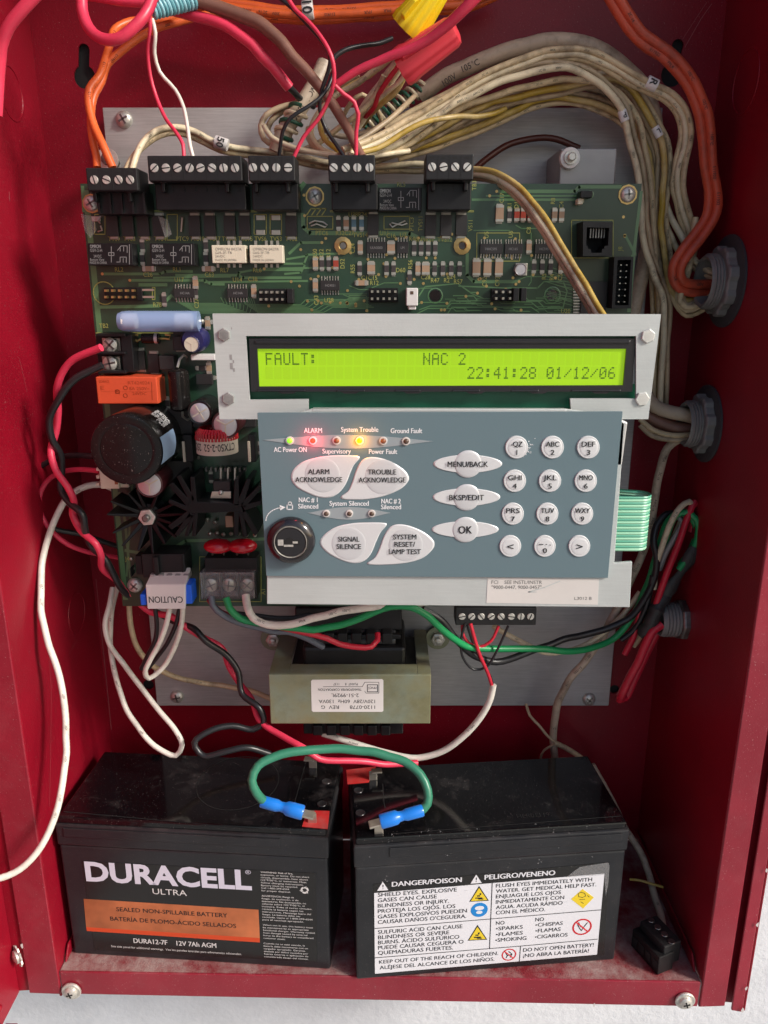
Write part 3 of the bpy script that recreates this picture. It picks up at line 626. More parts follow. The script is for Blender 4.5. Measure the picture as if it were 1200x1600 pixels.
# pin headers
def header(x0, y0, x1, y1, n, rows, h=.003, ph=.007, m='gold', body='black'):
    mb = MB(); mb.pbox(FP, x0, y0, x1, y1, .0001, h); o = mb.build('pin_header', M[body], pcb, .0002)
    mb = MB(); s_ = FP.m(x0, y0, 1.7)
    for r in range(rows):
        for i in range(n):
            u, v = FP.uv(x0 + (x1 - x0) * (i + .5) / n, y0 + (y1 - y0) * (r + .5) / rows, h); mb.box(FP, u - s_, u + s_, v - s_, v + s_, h, ph)
    mb.build('pin', M[m], o)
header(163, 449, 216, 469, 5, 2, .0025, .006); header(405, 451, 447, 473, 5, 2, .003, .0075, 'tin'); header(577, 450, 622, 472, 5, 2, .003, .008, 'tin'); header(768, 451, 800, 471, 3, 2, .003, .008, 'tin')
mb = MB(); mb.pbox(FP, 214, 449, 222, 470, .0004, .0035); mb.build('header_block', M['black'], pcb, .0002)
mb = MB()
for y in (453, 464): mb.pbox(FP, 222, y - 1.6, 240, y + 1.6, .002, .003)
mb.build('bent_pin', M['tin'], pcb)
for x0 in (802, 814): mb = MB(); mb.pbox(FP, x0, 450, x0 + 9, 471, .003, .0095); mb.build('jumper', M['blackdull'], pcb, .0003)
mb = MB(); mb.pbox(FP, 448, 451, 458, 474, .0004, .0075); mb.build('jumper', M['blackdull'], pcb, .0003)
# white 2-pin plug on the board
mb = MB(); mb.pbox(FP, 635, 450, 653, 478, .0005, .011); mb.pbox(FP, 638, 478, 650, 484, .0005, .010); wp = mb.build('plug', M['white'], pcb, .0004)
mb = MB(); mb.pbox(FP, 641, 455, 646, 460, .0105, .0111); mb.build('plug_slot', M['led_off2'], wp)
# small clip (jumper post) and modular jack
mb = MB(); mb.pbox(FP, 903, 310, 911, 319, .0002, .006); mb.pbox(FP, 911, 301, 913, 316, .0002, .004); mb.build('clip_base', M['cream'], pcb, .0003)
mb = MB(); mb.pbox(FP, 907, 298, 926, 309, .002, .009); mb.build('clip', M['black'], pcb, .0004)
J = FP; hj = .013
x0, y0, x1, y1 = 911, 346, 958, 400
outer = [J.uv(x0, y0, hj), J.uv(x1, y0 + 1, hj), J.uv(x1 - 2, y1, hj), J.uv(x0, y1, hj)]
opn = [J.uv(x, y, hj) for x, y in ((917, 355), (952, 356), (950, 384), (945, 384), (944, 389), (941, 389), (940, 395), (924, 395), (923, 389), (919, 389), (918, 384), (916, 384))]
jk = plate(J, outer, [opn], .0004, hj, 'phone_jack', M['blackdull'], pcb)
mb = MB(); mb.prism(J, opn, .0005, .0012); mb.build('jack_floor', M['slot'], jk); mb = MB()
for i in range(6): mb.pbox(J, 922 + i * 4.3, 357, 923.6 + i * 4.3, 372, .003, .010 - .0002 * i)
mb.build('contact', M['steeld'], jk)
# box header
hb = .0095; outer = [J.uv(*q, hb) for q in ((960, 401), (990, 401), (986, 482), (956, 482))]; inn = [J.uv(*q, hb) for q in ((965, 406), (986, 406), (982, 477), (961, 477))]
bh = plate(J, outer, [inn], .0003, hb, 'box_header', M['blackdull'], pcb); mb = MB(); mb.prism(J, inn, .0004, .001); mb.build('header_floor', M['slot'], bh); mb = MB()
for r in range(7):
    for c in (0, 1):
        u, v = J.uv(970.5 + c * 9 - r * .65, 414 + r * 9.6, .007); mb.box(J, u - .0003, u + .0003, v - .0003, v + .0003, .001, .007)
mb.build('pin', M['solder'], bh)
# small aluminium can
def can(px, py, r, h, sleeve, top, name='capacitor', tr_=.82, sym=3, hh=0):
    u, v = FP.uv(px, py, h); R = FP.m(px, py, r, h)
    mb = MB(); mb.lathe(FP, u, v, [(R * .96, hh), (R, .001), (R, h - .0012), (R * .97, h - .0003), (R * .90, h), (R * tr_, h - .0002)], 32, cap=False); o = mb.build(name, M[sleeve], pcb)
    mb = MB(); mb.lathe(FP, u, v, [(R * tr_, h - .0004), (R * (tr_ - .05), h - .0002), (.0001, h - .0002)], 28, cap=False); tp = mb.build('cap_top', M[top], o); mb = MB()
    for k in range(sym):
        a = .5 + k * 2 * math.pi / sym; c, s_ = math.cos(a), math.sin(a); e = R * .045; d = R * tr_ * .85
        mb.prism(FP, [(u - s_ * e, v + c * e), (u + c * d - s_ * e, v + s_ * d + c * e), (u + c * d + s_ * e, v + s_ * d - c * e), (u + s_ * e, v - c * e)], h - .0003, h - .00005)
    if sym: mb.build('vent_groove', M['bandw'], tp)
    return o, (u, v, R)
mb = MB(); mb.pbox(FP, 805, 411, 824, 431, .0001, .0008); mb.build('capacitor_base', M['solder'], pcb, .0003); can(814, 421, 9.5, .0055, 'captop', 'captop', sym=0)
# bent link wires
for pts in ([(483, 349), (492, 345), (505, 347), (512, 352), (508, 355), (495, 350), (486, 353)], [(609, 350), (613, 355), (622, 350), (633, 345), (636, 349), (628, 352), (612, 348)], [(157, 338), (153, 345), (157, 349)], [(157, 353), (160, 360), (153, 362)], [(283, 362), (285, 340)]):
    mb = MB(); mb.tube([FP.w(*FP.uv(x, y, .002), .0018 + .0006 * (i % 2)) for i, (x, y) in enumerate(pts)], .00042, 6); mb.build('wire_link', M['solder'], pcb)
# clear retaining tabs beside the first connector
for q in ([(126, 334), (147, 338), (150, 360), (141, 372), (132, 360)], [(247, 338), (262, 343), (268, 366), (258, 372)]):
    mb = MB(); mb.pprism(FP, q, .006, .0066); mb.build('clear_tab', M['clear'], pcb)
# ================================================================ terminal connectors (each plugged on, a thing of its own)
def screwhead(fr, px, py, r, h, parent, ang, m='steel'):
    u, v = fr.uv(px, py, h); R = fr.m(px, py, r, h); mb = MB()
    mb.lathe(fr, u, v, [(R, h - .0004), (R, h), (R * .9, h + .00025), (.0001, h + .0003)], 18, cap=False); o = mb.build('screw', M[m], parent)
    mb = MB(); c, s_ = math.cos(ang), math.sin(ang); e = R * .13
    mb.prism(fr, [(u + c * R * .95 - s_ * e, v + s_ * R * .95 + c * e), (u - c * R * .95 - s_ * e, v - s_ * R * .95 + c * e), (u - c * R * .95 + s_ * e, v - s_ * R * .95 - c * e), (u + c * R * .95 + s_ * e, v + s_ * R * .95 - c * e)], h + .0001, h + .00036)
    mb.build('screw_slot', M['slot'], o)
HT = .022
def tblock(label, x0, x1, y0, y1, xs, ys, hx0, hx1, hy0, hy1, ribs=False, taps=()):
    t = thing('terminal_connector', label, 'connector', 'pluggable screw terminal connectors')
    mb = MB(); mb.pbox(FP, x0, y0, x1, y1, .004, HT); body = mb.build('plug_body', M['blackdull'], t, .0005)
    mb = MB(); mb.pbox(FP, x0 + 3, y1 - 6, x1 - 3, y1 + 2, .002, HT - .0035); mb.build('plug_base', M['black'], t, .0004)
    mb = MB(); mb.pbox(FP, hx0, hy0, hx1, hy1, .0002, .0135); hd = mb.build('header', M['black'], t, .0004)
    for i, x in enumerate(xs):
        screwhead(FP, x, ys, 6.6, HT + .0001, t, random.uniform(0, 3.1))
        mb = MB(); mb.pbox(FP, x - 3.2, y0 + 3, x + 3.2, y0 + 7, HT - .001, HT + .0001); mb.build('wire_opening', M['slot'], body)
    mb = MB(); n = len(xs)
    if ribs:
        for i in range(n + 1): x = hx0 + 3 + (hx1 - hx0 - 6) * i / n; mb.pbox(FP, x - 1.6, hy0 + 2, x + 1.6, hy1 - 1, .013, .0150)
    else:
        for i in range(n):
            x = hx0 + 10 + (hx1 - hx0 - 20) * i / max(1, n - 1); mb.pbox(FP, x - 1, hy0 + 5, x + 1, hy0 + 12, .0132, .0140)
    rb = mb.build('rib', M['black'], hd)
    for fx in (.16, .84):
        mb = MB(); x = x0 + (x1 - x0) * fx; mb.pbox(FP, x - 3, y1 - 2, x + 3, y1 + 17, .014, HT - .004); mb.pbox(FP, x - 6, y1 - 1, x + 6, y1 + 3, .014, HT - .003); mb.build('latch', M['black'], t, .0004)
    mb = MB()
    for i in range(1, n): x = (xs[i - 1] + xs[i]) / 2; mb.pbox(FP, x - .4, y0 + 1, x + .4, y1 - 1, HT - .0002, HT + .00012)
    mb.build('seam', M['slot'], body)
tblock('black four-screw connector at the board\'s upper left corner fed by two orange cables', 135, 215, 262, 298, (147, 166, 185, 203), 281, 151, 228, 299, 335, True)
tblock('widest black connector, a row of eight screws with one thin red and one white wire', 231, 378, 243, 283, (241, 259, 277, 296, 313, 331, 349, 367), 262.5, 243, 384, 287, 328)
tblock('black four-screw connector directly right of the eight-screw one', 388, 461, 243, 283, (395, 413, 431.5, 450), 262, 394, 466, 287, 328)
tblock('black four-screw connector where the brown cable ends, beside the small black relay', 513, 586, 242, 283, (521, 540, 558, 577), 262, 518, 590, 287, 328)
tblock('rightmost black four-screw connector on the board\'s top edge, yellow-cream cable behind it', 665, 740, 241, 281, (675, 693, 711, 730), 261, 668, 736, 286, 328)
# bottom 8-way strip
t = thing('terminal_connector', 'low black eight-screw connector under the keypad panel with hair-thin red and black wires', 'connector', 'pluggable screw terminal connectors')
FQ = FY(.400)
mb = MB(); mb.pbox(FQ, 712, 950, 838, 977, -.012, 0); bd = mb.build('plug_body', M['blackdull'], t, .0004)
mb = MB(); mb.pbox(FQ, 714, 944, 836, 951, -.010, -.002); mb.build('plug_base', M['black'], t, .0004)
for i, x in enumerate((722, 737, 752, 767.5, 783, 799, 814, 829)):
    screwhead(FQ, x, 963.5, 5.6, .0001, t, random.uniform(0, 3.1)); mb = MB(); mb.pbox(FQ, x - 3, 971, x + 3, 974, -.0005, .0001); mb.build('wire_opening', M['slot'], bd)

# ================================================================ power section of the board (parts of the board)
# translucent blue sleeve over a fuse
def hcyl(fr, x0, x1, y, rpx, h, m, name, parent, prof=None, n=24):      # cylinder lying along +x, axis height h
    u0, v = fr.uv(x0, y, h); u1, _ = fr.uv(x1, y, h); R = fr.m(x0, y, rpx, h)
    f = Fr(fr.w(u0, v, h), fr.ey, fr.ez, fr.ex); L = abs(u1 - u0); mb = MB()
    mb.lathe(f, 0, 0, [(R * a, L * b) for a, b in (prof or [(.94, 0), (1, .02), (1, .98), (.94, 1)])], n); return mb.build(name, M[m], parent)
fz = hcyl(FP, 186, 311, 502, 16, .012, 'tubeblue', 'fuse_sleeve', pcb, [(.80, 0), (.96, .05), (1, .12), (1, .88), (.98, 1)])
for a, b in ((192, 213), (275, 300)):
    o = hcyl(FP, a, b, 502, 12.5, .013, 'white', 'fuse_end', fz)
mb = MB(); mb.sphere(FP.w(*FP.uv(316, 502, .006), .006), .0012, 8); mb.build('solder_bead', M['solder'], pcb)
# two-screw barrier block
def barrier(fr, rects, wall, h, parent):
    mb = MB()
    for q in wall: mb.pbox(fr, *q, .0003, h)
    return mb.build('barrier_block', M['black'], parent, .0004)
bb = barrier(FP, None, [(150, 521, 196, 526), (150, 550, 196, 554), (152, 579, 197, 584)], .0125, pcb)
mb = MB(); mb.pbox(FP, 190, 522, 208, 582, .0003, .0105); mb.pbox(FP, 152, 524, 192, 580, .0003, .004); mb.build('barrier_base', M['black'], bb, .0004)
for y, a in ((539, .8), (568, .2)):
    mb = MB(); mb.pbox(FP, 160, y - 11, 188, y + 11, .004, .0052); tm = mb.build('terminal_plate', M['solder'], pcb, .0002)
    u, v = FP.uv(171, y, .0085); R = FP.m(171, y, 11.5, .0085); mb = MB(); mb.lathe(FP, u, v, [(R * .9, .005), (R, .0062), (R * .98, .0080), (R * .7, .0086), (.0001, .0088)], 22); sc = mb.build('screw', M['steel'], tm)
    mb = MB()
    for aa in (a, a + math.pi / 2):
        c, s_ = math.cos(aa), math.sin(aa); e = R * .12; d = R * .8; mb.prism(FP, [(u + c * d - s_ * e, v + s_ * d + c * e), (u - c * d - s_ * e, v - s_ * d + c * e), (u - c * d + s_ * e, v - s_ * d - c * e), (u + c * d + s_ * e, v + s_ * d - c * e)], .0084, .00892)
    mb.build('screw_slot', M['steeld'], sc)
# diode and its hooked leads
d_ = hcyl(FP, 222, 250, 529, 8, .005, 'blackcap', 'power_diode', pcb); hcyl(FP, 242, 247, 529, 8.3, .005, 'grey' if 'grey' in M else 'captop', 'cathode_band', d_)
for pts in ([(222, 529), (214, 533), (208, 528), (210, 523), (216, 524)], [(250, 529), (258, 529), (265, 530), (266, 524), (258, 523)]):
    mb = MB(); mb.tube([FP.w(*FP.uv(x, y, .004), .004) for x, y in pts], .0006, 6); mb.build('lead', M['gold'], d_)
can(299, 538, 12.5, .014, 'bluesleeve', 'bandw', tr_=.98); mb = MB(); u, v = FP.uv(306, 530, .006); mb.lathe(FP, u, v, [(FP.m(300, 530, 19, .006), .0003), (FP.m(300, 530, 20, .006), .003), (FP.m(300, 530, 20, .006), .011), (FP.m(300, 530, 16, .006), .0128)], 28); mb.build('capacitor', M['bluesleeve'], pcb)
mb = MB(); mb.pbox(FP, 298, 554, 336, 563, .0003, .007); mb.build('ceramic_strip', M['white'], pcb, .0004)
mb = MB(); mb.pbox(FP, 270, 525, 290, 548, .0003, .006); mb.pbox(FP, 248, 556, 272, 578, .0003, .008); mb.build('black_block', M['ic'], pcb, .0005); mb = MB(); mb.pbox(FP, 306, 585, 332, 601, .0003, .003); mb.build('chip', M['ic'], pcb, .0003)
smd('res', 'resistor', [(324, 503), (316, 575), (328, 590)], math.pi / 2); smd('cap', 'capacitor', [(325, 505), (327, 575)])
# orange relay
ho = .0155
mb = MB(); mb.pbox(FP, 151, 589, 246, 631, .0004, ho); orl = mb.build('orange_relay', M['orange_relay'], pcb, .0005)
mb = MB(); H = ho + .0001
for t_, x, y, w_, hh in (('RT424024', 217, 598, 34, 5), ('8A 250V~', 218, 607, 32, 5), ('24VDC', 218, 615, 22, 4.5), ('SCHRACK', 163, 596, 16, 4), ('E', 160, 606, 6, 6), ('R', 184, 612, 8, 6)): mb.text(FP, t_, x, y, hh, w_, H)
mb.line(FP, [(158, 612), (240, 612)], .0001, None, H); mb.line(FP, [(237, 597), (238, 625)], .0003, None, H)
for x, y in ((196, 606), (196, 618), (184, 612)): q = circ(*FP.uv(x, y, H), .0010, 12); mb.line(FP, q + [q[0]], .0003, None, H, px=False)
mb.build('print', M['relay_print'], orl)
# upright axial capacitor with glue
u, v = FP.uv(281, 606, .009); fr = Fr(FP.w(u, v - .0115, .010), (1, 0, 0), (0, -1, 0), (0, 0, 1)); R = FP.m(281, 606, 16, .012)
mb = MB(); mb.lathe(fr, 0, 0, [(R * .7, 0), (R, .0012), (R, .019), (R * .95, .0202), (R * .6, .0212), (R * .25, .0216)], 26, flute=(5, .015)); ax = mb.build('axial_capacitor', M['blackcap'], pcb)
for pts in ([(277, 574), (279, 562), (284, 556), (287, 560)], [(285, 640), (284, 652), (290, 658), (294, 655)]): mb = MB(); mb.tube([FP.w(*FP.uv(x, y, .011), .011 - .002 * i) for i, (x, y) in enumerate(pts)], .0007, 6); mb.build('lead', M['solder'], ax)
can(312, 645, 20, .022, 'blackcap', 'captop', sym=4, tr_=.78)
can(352, 664, 22, .024, 'brownsleeve', 'captop', sym=3, tr_=.84)
# toroid choke standing on the board
tc = FP.w(*FP.uv(340, 706, .016), .016); fr = Fr(tc, (1, 0, 0), (0, -1, 0), (0, 0, 1)); R = FP.m(340, 700, 33, .026)
mb = MB(); mb.lathe(fr, 0, 0, [(R, 0), (R, .0085)], 40, cap=True); tor = mb.build('toroid_band', M['bandw'], pcb)
for k in range(40):
    a = k * 2 * math.pi / 40; c, s_ = math.cos(a), math.sin(a); mb = MB(); mb.tube([fr.w(c * r, s_ * r, h) for r, h in ((R * .97, .0070), (R * .95, .0105), (R * .80, .0122), (R * .6, .0108), (R * .55, .006))], .0008, 6, .002)
    mb.build('winding', M['winding'], tor)
mb = MB(); vs_, fs_ = text_data('CTX50-2-52  25C', .01); x0 = min(q.x for q in vs_); x1 = max(q.x for q in vs_); hcap = .0036 / CAP
mb.add([fr.w(R * 1.004 * math.cos(a), R * 1.004 * math.sin(a), .0058 - q.y * hcap) for q in vs_ for a in [-(math.pi * .5) + (.5 - (q.x - x0) / (x1 - x0)) * -2.3 + 0 + math.pi]], fs_)
# note: letters run right to left because the choke is mounted upside down
mb.build('band_print', M['print'], tor)
for x in (289, 391):
    mb = MB(); mb.pbox(FP, x - 3, 680, x + 12 if x < 300 else x + 8, 722, .0004, .010); pz = mb.build('bobbin_post', M['black'], pcb, .0004); mb = MB(); mb.pbox(FP, x - 4, 690, x, 722, .010, .0112); mb.build('post_edge', M['bandw'], pz, .0002)
mb = MB()
for i in range(10): mb.pbox(FP, 313 + i * 7.5, 731, 316 + i * 7.5, 737, .0003, .004)
mb.build('pin', M['steeld'], pcb)
# large smoothing capacitor
big, (bu, bv, bR) = can(197, 703, 57, .042, 'blackcap', 'blackcap', sym=0, tr_=.72)
mb = MB()
def oncyl(px, py):   # angle round the can seen from the board plane
    return 0
a0 = math.radians(-8)
n = 10; vs = []; fs = []
for i in range(n + 1):
    a = math.radians(-24) + math.radians(44) * i / n
    for h in (.018, .0422): vs.append(FP.w(bu + (bR + .0003) * math.cos(a), bv + (bR + .0003) * math.sin(a), h))
for i in range(n): fs.append([2 * i, 2 * i + 2, 2 * i + 3, 2 * i + 1])
mb.add(vs, fs, True); M['bluelab'] = mat('pale_blue_label', (.36, .52, .74), .45); mb.build('cap_label', M['bluelab'], big)
mb = MB()
def wrap(st, ang, h0, size, wdt):
    vs_, fs_ = text_data(st, .02); x0 = min(q.x for q in vs_); x1 = max(q.x for q in vs_)
    mb.add([FP.w(bu + (bR + .0002) * math.cos(a), bv + (bR + .0002) * math.sin(a), h0 + (q.x - x0) / (x1 - x0) * wdt) for q in vs_ for a in [math.radians(ang) + q.y / CAP * size / bR]], fs_)
wrap('4700uF', 30, .016, .0026, .015); wrap('50V 85C', 39, .016, .0020, .015); wrap('(M) NIP', 47, .016, .0018, .012); wrap('NIPPON', 54, .016, .0016, .012)
mb.build('cap_print', M['wprint'], big)
can(233, 757, 22, .026, 'brownsleeve', 'captop', sym=3, tr_=.84)
# white three-way connector
mb = MB(); mb.pbox(FP, 155, 717, 184, 764, .002, .014); mb.pbox(FP, 184, 722, 200, 762, .002, .011); wc = mb.build('plug', M['cream'], pcb, .0005); mb = MB()
for i in range(4): mb.pbox(FP, 150, 719 + i * 12, 155, 724 + i * 12, .006, .012)
mb.build('plug_teeth', M['cream'], wc, .0003)
for y in (737, 750): mb = MB(); mb.pbox(FP, 179, y, 184, y + 7, .0135, .0142); mb.build('plug_slot', M['led_off'], wc)
# star heatsink
hs = .022; u, v = FP.uv(226, 812, hs); mb = MB(); mb.cyl(FP, u, v, FP.m(226, 812, 21, hs), .003, hs - .006, 20)
star = mb.build('star_heatsink', M['heatsink'], pcb, .0004)
m1 = FP.m(226, 812, 1, hs)
for ang, L_, w1 in ((8, 66, 5), (28, 60, 5), (62, 66, 5), (100, 52, 5), (118, 50, 5), (150, 62, 5), (172, 62, 5), (203, 60, 5), (228, 62, 6), (254, 56, 7), (278, 60, 6), (305, 52, 7), (328, 58, 5), (348, 60, 5)):
    a = math.radians(ang); c, s_ = math.cos(a), math.sin(a); r0, r1 = 14 * m1, L_ * m1 * .95; e0, e1 = w1 * .62 * m1, w1 * .28 * m1
    mb = MB(); q = [(u + c * r0 - s_ * e0, v + s_ * r0 + c * e0), (u + c * r1 - s_ * e1, v + s_ * r1 + c * e1), (u + c * r1 + s_ * e1, v + s_ * r1 - c * e1), (u + c * r0 + s_ * e0, v + s_ * r0 - c * e0)]
    n_ = len(mb.v); vs = [FP.w(x, y, .004) for x, y in q] + [FP.w(q[0][0], q[0][1], hs - .005), FP.w(q[1][0], q[1][1], hs), FP.w(q[2][0], q[2][1], hs), FP.w(q[3][0], q[3][1], hs - .005)]
    mb.add(vs, [[0, 1, 2, 3], [4, 7, 6, 5], [0, 4, 5, 1], [1, 5, 6, 2], [2, 6, 7, 3], [3, 7, 4, 0]]); mb.build('fin', M['heatsink'], star, .0003)
mb = MB(); mb.cyl(FP, u, v, 14 * m1, hs - .006, hs - .0035, 6, rot=.1, smooth=False); nu = mb.build('hex_nut', M['steel'], star, .0003); mb = MB(); mb.lathe(FP, u, v, [(6 * m1, hs - .0035), (6 * m1, hs - .0015), (4 * m1, hs - .001)], 14); mb.build('bolt_end', M['steeld'], nu)
# twin branched heatsink with a power transistor between
hs = .024
def poly(pts, h0, h1, name, m, parent, bev=.0003): mb = MB(); mb.pprism(FP, pts, h0, h1); return mb.build(name, M[m], parent, bev)
hk = poly([(292, 787), (302, 784), (366, 787), (376, 786), (380, 800), (366, 800), (303, 802), (294, 803)], .003, hs, 'branched_heatsink', 'heatsink', pcb)
for tips in ([(262, 757), (270, 754), (300, 785), (292, 792)], [(275, 744), (282, 742), (305, 780), (297, 786)], [(297, 745), (304, 745), (308, 786), (299, 786)], [(264, 780), (263, 786), (294, 800), (296, 792)], [(262, 822), (268, 828), (300, 806), (294, 797)], [(272, 836), (279, 838), (303, 806), (296, 800)], [(288, 838), (294, 838), (305, 804), (299, 802)], [(300, 838), (306, 838), (309, 802), (302, 802)],
             [(366, 750), (373, 748), (374, 790), (364, 790)], [(385, 748), (392, 750), (380, 790), (370, 786)], [(404, 758), (408, 764), (382, 794), (375, 788)], [(408, 782), (408, 789), (382, 798), (378, 790)], [(365, 836), (372, 838), (374, 800), (365, 800)], [(380, 840), (387, 838), (380, 800), (372, 800)], [(398, 838), (404, 832), (384, 798), (377, 803)]):
    poly(tips, .003, hs, 'fin', 'heatsink', hk)
mb = MB(); mb.pbox(FP, 333, 752, 360, 772, .012, .018); tr_ = mb.build('power_transistor', M['ic'], pcb, .0004)
mb = MB(); mb.pprism(FP, [(331, 768), (361, 768), (361, 779), (328, 779)], .018, .0186); mb.build('transistor_tab', M['tin'], tr_, .0002)
mb = MB(); u, v = FP.uv(345, 770, .019); mb.lathe(FP, u, v, [(.0013, .0184), (.0012, .0195), (.0004, .02)], 14); mb.build('rivet', M['steel'], tr_)
for x in (345, 356, 367): mb = MB(); mb.tube([FP.w(*FP.uv(x, y, .013), .013) for y in (751, 740, 733)] + [FP.w(*FP.uv(x + 1, 731, .008), .008)], .0006, 6); mb.build('lead', M['solder'], tr_)
mb = MB(); mb.pbox(FP, 352, 806, 364, 824, .002, .010); mb.build('capacitor', M['cer'], pcb, .0004)
for x, y in ((328, 834), (339, 833), (349, 835), (361, 834), (373, 834), (385, 836), (398, 836), (336, 816), (324, 812)): mb = MB(); mb.sphere(FP.w(*FP.uv(x, y, .003), .003), .0012, 8); mb.build('solder_bead', M['tin'], pcb)
# red disc varistors
for x in (341, 379):
    c = FP.w(*FP.uv(x, 853, .013), .013); R = FP.m(x, 853, 1, .013); mb = MB(); mb.sphere(c, 1, 24, (R * 23, .0062, R * 11.5)); mb.build('varistor', M['mov'], pcb)
    mb = MB()
    for dx in (-9, 9): mb.tube([FP.w(*FP.uv(x + dx, 862, .012), .012), FP.w(*FP.uv(x + dx, 867, .008), .008), FP.w(*FP.uv(x + dx, 868, .001), .001)], .0005, 6)
    mb.build('lead', M['solder'], pcb)
# black moulded socket
mb = MB(); mb.pbox(FP, 222, 866, 289, 903, .0004, .016); so = mb.build('power_socket', M['blackdull'], pcb, .0006)
mb = MB(); mb.pbox(FP, 239, 871, 248, 902, .016, .0185); mb.build('latch', M['blackdull'], so, .0006); mb = MB(); mb.pbox(FP, 226, 866, 252, 868, .016, .0162); mb.pbox(FP, 284, 868, 286, 900, .016, .0163); mb.build('ridge', M['black'], so)
mb = MB(); mb.pbox(FP, 203, 888, 205, 902, .0003, .006); mb.pbox(FP, 212, 869, 222, 898, .0003, .008); mb.build('socket_foot', M['blackdull'], so, .0003)
# three-way barrier block with clear cover
hb = .0125
mb = MB(); mb.pbox(FP, 316, 893, 396, 936, .0003, .004)
for x in (313, 341, 369, 397): mb.pbox(FP, x, 893, x + 4, 936, .0003, hb)
mb.pbox(FP, 320, 872, 402, 896, .0003, .0115); bk = mb.build('barrier_block', M['black'], pcb, .0004)
for i, x in enumerate((329, 357, 386)):
    u, v = FP.uv(x, 915, .009); R = FP.m(x, 915, 11, .009); mb = MB(); mb.lathe(FP, u, v, [(R * .9, .004), (R, .0062), (R * .98, .0085), (R * .7, .0091), (.0001, .0093)], 22); sc = mb.build('screw', M['tin'], bk)
    mb = MB()
    for aa in (.4 + i, .4 + i + math.pi / 2):
        c, s_ = math.cos(aa), math.sin(aa); e = R * .1; d = R * .75; mb.prism(FP, [(u + c * d - s_ * e, v + s_ * d + c * e), (u - c * d - s_ * e, v - s_ * d + c * e), (u - c * d + s_ * e, v - s_ * d - c * e), (u + c * d + s_ * e, v + s_ * d - c * e)], .009, .0094)
    mb.build('screw_slot', M['steeld'], sc)
cv = thing('terminal_cover', 'clear plastic cover clipped over the three-screw mains terminal', 'cover')
mb = MB(); mb.pbox(FP, 313, 895, 397, 932, .0145, .0155); mb.build('cover_face', M['clear'], cv, .0002)
for q in ((313, 895, 397, 898), (313, 929, 397, 936), (313, 895, 316, 935), (394, 895, 398, 935)): mb = MB(); mb.pbox(FP, *q, .010, .0165); mb.build('cover_rim', M['clear'], cv, .0003)
# white CAUTION shroud plugged on the socket
cz = thing('caution_plug', 'white plug shroud marked CAUTION upside down with bright blue ends', 'plug')
hc = .026; cf = [(227, 914), (290, 913), (290, 952), (230, 952)]
fu = [FP.uv(x, y, hc) for x, y in cf]; bk_ = [FP.uv(x, y, .014) for x, y in ((238, 890), (297, 888), (296, 908), (240, 910))]
vs = [FP.w(*q, hc) for q in fu] + [FP.w(*q, .012) for q in bk_]
mb = MB(); mb.add(vs, [[3, 2, 1, 0], [4, 5, 6, 7], [0, 1, 5, 4], [1, 2, 6, 5], [2, 3, 7, 6], [3, 0, 4, 7]])
o = mb.build('shroud', M['white'], cz); bm = bmesh.new(); bm.from_mesh(o.data); bmesh.ops.recalc_face_normals(bm, faces=bm.faces); bmesh.ops.bevel(bm, geom=bm.edges[:], offset=.0006, segments=2, affect='EDGES', profile=.5); bm.to_mesh(o.data); bm.free()
mb = MB(); mb.text(FP, 'CAUTION', 259, 937, 10.5, 53, hc + .0001, flip=True, bold=.01); mb.build('lettering', M['print'], o)
for q in ((289, 914, 300, 944), (219, 929, 228, 946)): mb = MB(); mb.pbox(FP, *q, .014, hc - .0015); mb.build('blue_end', M['blueplug'], cz, .0006)
mb = MB()
for i in range(5): mb.pbox(FP, 234 + i * 13, 898, 243 + i * 13, 906, .012, .019)
mb.build('shroud_teeth', M['bracket'], cz, .0005)
# clutter of small parts lower left
smd('res', 'resistor', [(205, 660), (272, 705), (300, 735), (330, 745), (262, 650), (262, 630), (415 - 10, 700)])
for x, y in ((205, 873), (208, 888), (250, 640), (310, 715), (256, 790)): mb = MB(); mb.sphere(FP.w(*FP.uv(x, y, .0005), .0005), .0010, 8); mb.build('solder_bead', M['solder'], pcb)
mb = MB(); mb.pbox(FP, 258, 640, 300, 680, .0003, .005); mb.pbox(FP, 252, 720, 300, 752, .0003, .006); mb.pbox(FP, 300, 640, 400, 668, .0003, .004); mb.build('black_block', M['ic'], pcb, .0005)
# ================================================================ display module on its light grey bracket
YL = .345; FD = FY(YL)
dm = thing('display_module', 'long lit green text display in a light grey painted metal bracket', 'display')
def uvs(fr, pts, h=0): return [fr.uv(x, y, h) for x, y in pts]
plate(FD, uvs(FD, [(332, 490), (1033, 491), (1013, 655), (893, 655), (891, 623), (994, 623), (994, 525), (384, 525), (390, 625), (482, 624), (482, 643), (482, 655), (343, 655)]), [], -.0018, 0, 'bracket', M['alu'], dm)
mb = MB(); mb.pbox(FD, 345, 645, 482, 690, -.0018, -.0002) if False else None
mb = MB(); mb.pprism(FD, [(378, 520), (1000, 520), (998, 630), (880, 640), (500, 640), (380, 630)], -.0070, -.0055); lp = mb.build('display_board', M['pcb2'], dm)
bz = [(389, 529), (992, 529), (988, 612)]; x = 988
for i in range(6): bz += [(x - 34, 612), (x - 40, 615), (x - 58, 615), (x - 64, 612)]; x -= 98
bz += [(392, 612)]
hz = -.0008
win = [(402, 545), (976, 545), (970, 601), (404, 604)]
win = [(402, 545), (979, 545), (974, 602), (405, 604)]
bezel = plate(FD, uvs(FD, bz, hz), [uvs(FD, win, hz)], -.0055, hz, 'bezel', M['lcdbez'], dm)
mb = MB(); mb.prism(FD, uvs(FD, [(400, 543), (981, 543), (976, 604), (403, 606)], -.0018), -.0022, -.0018); scr = mb.build('screen', M['lcd'], dm)
mb = MB(); mb.pbox(FD, 398, 532, 985, 537, hz, hz + .0006); 
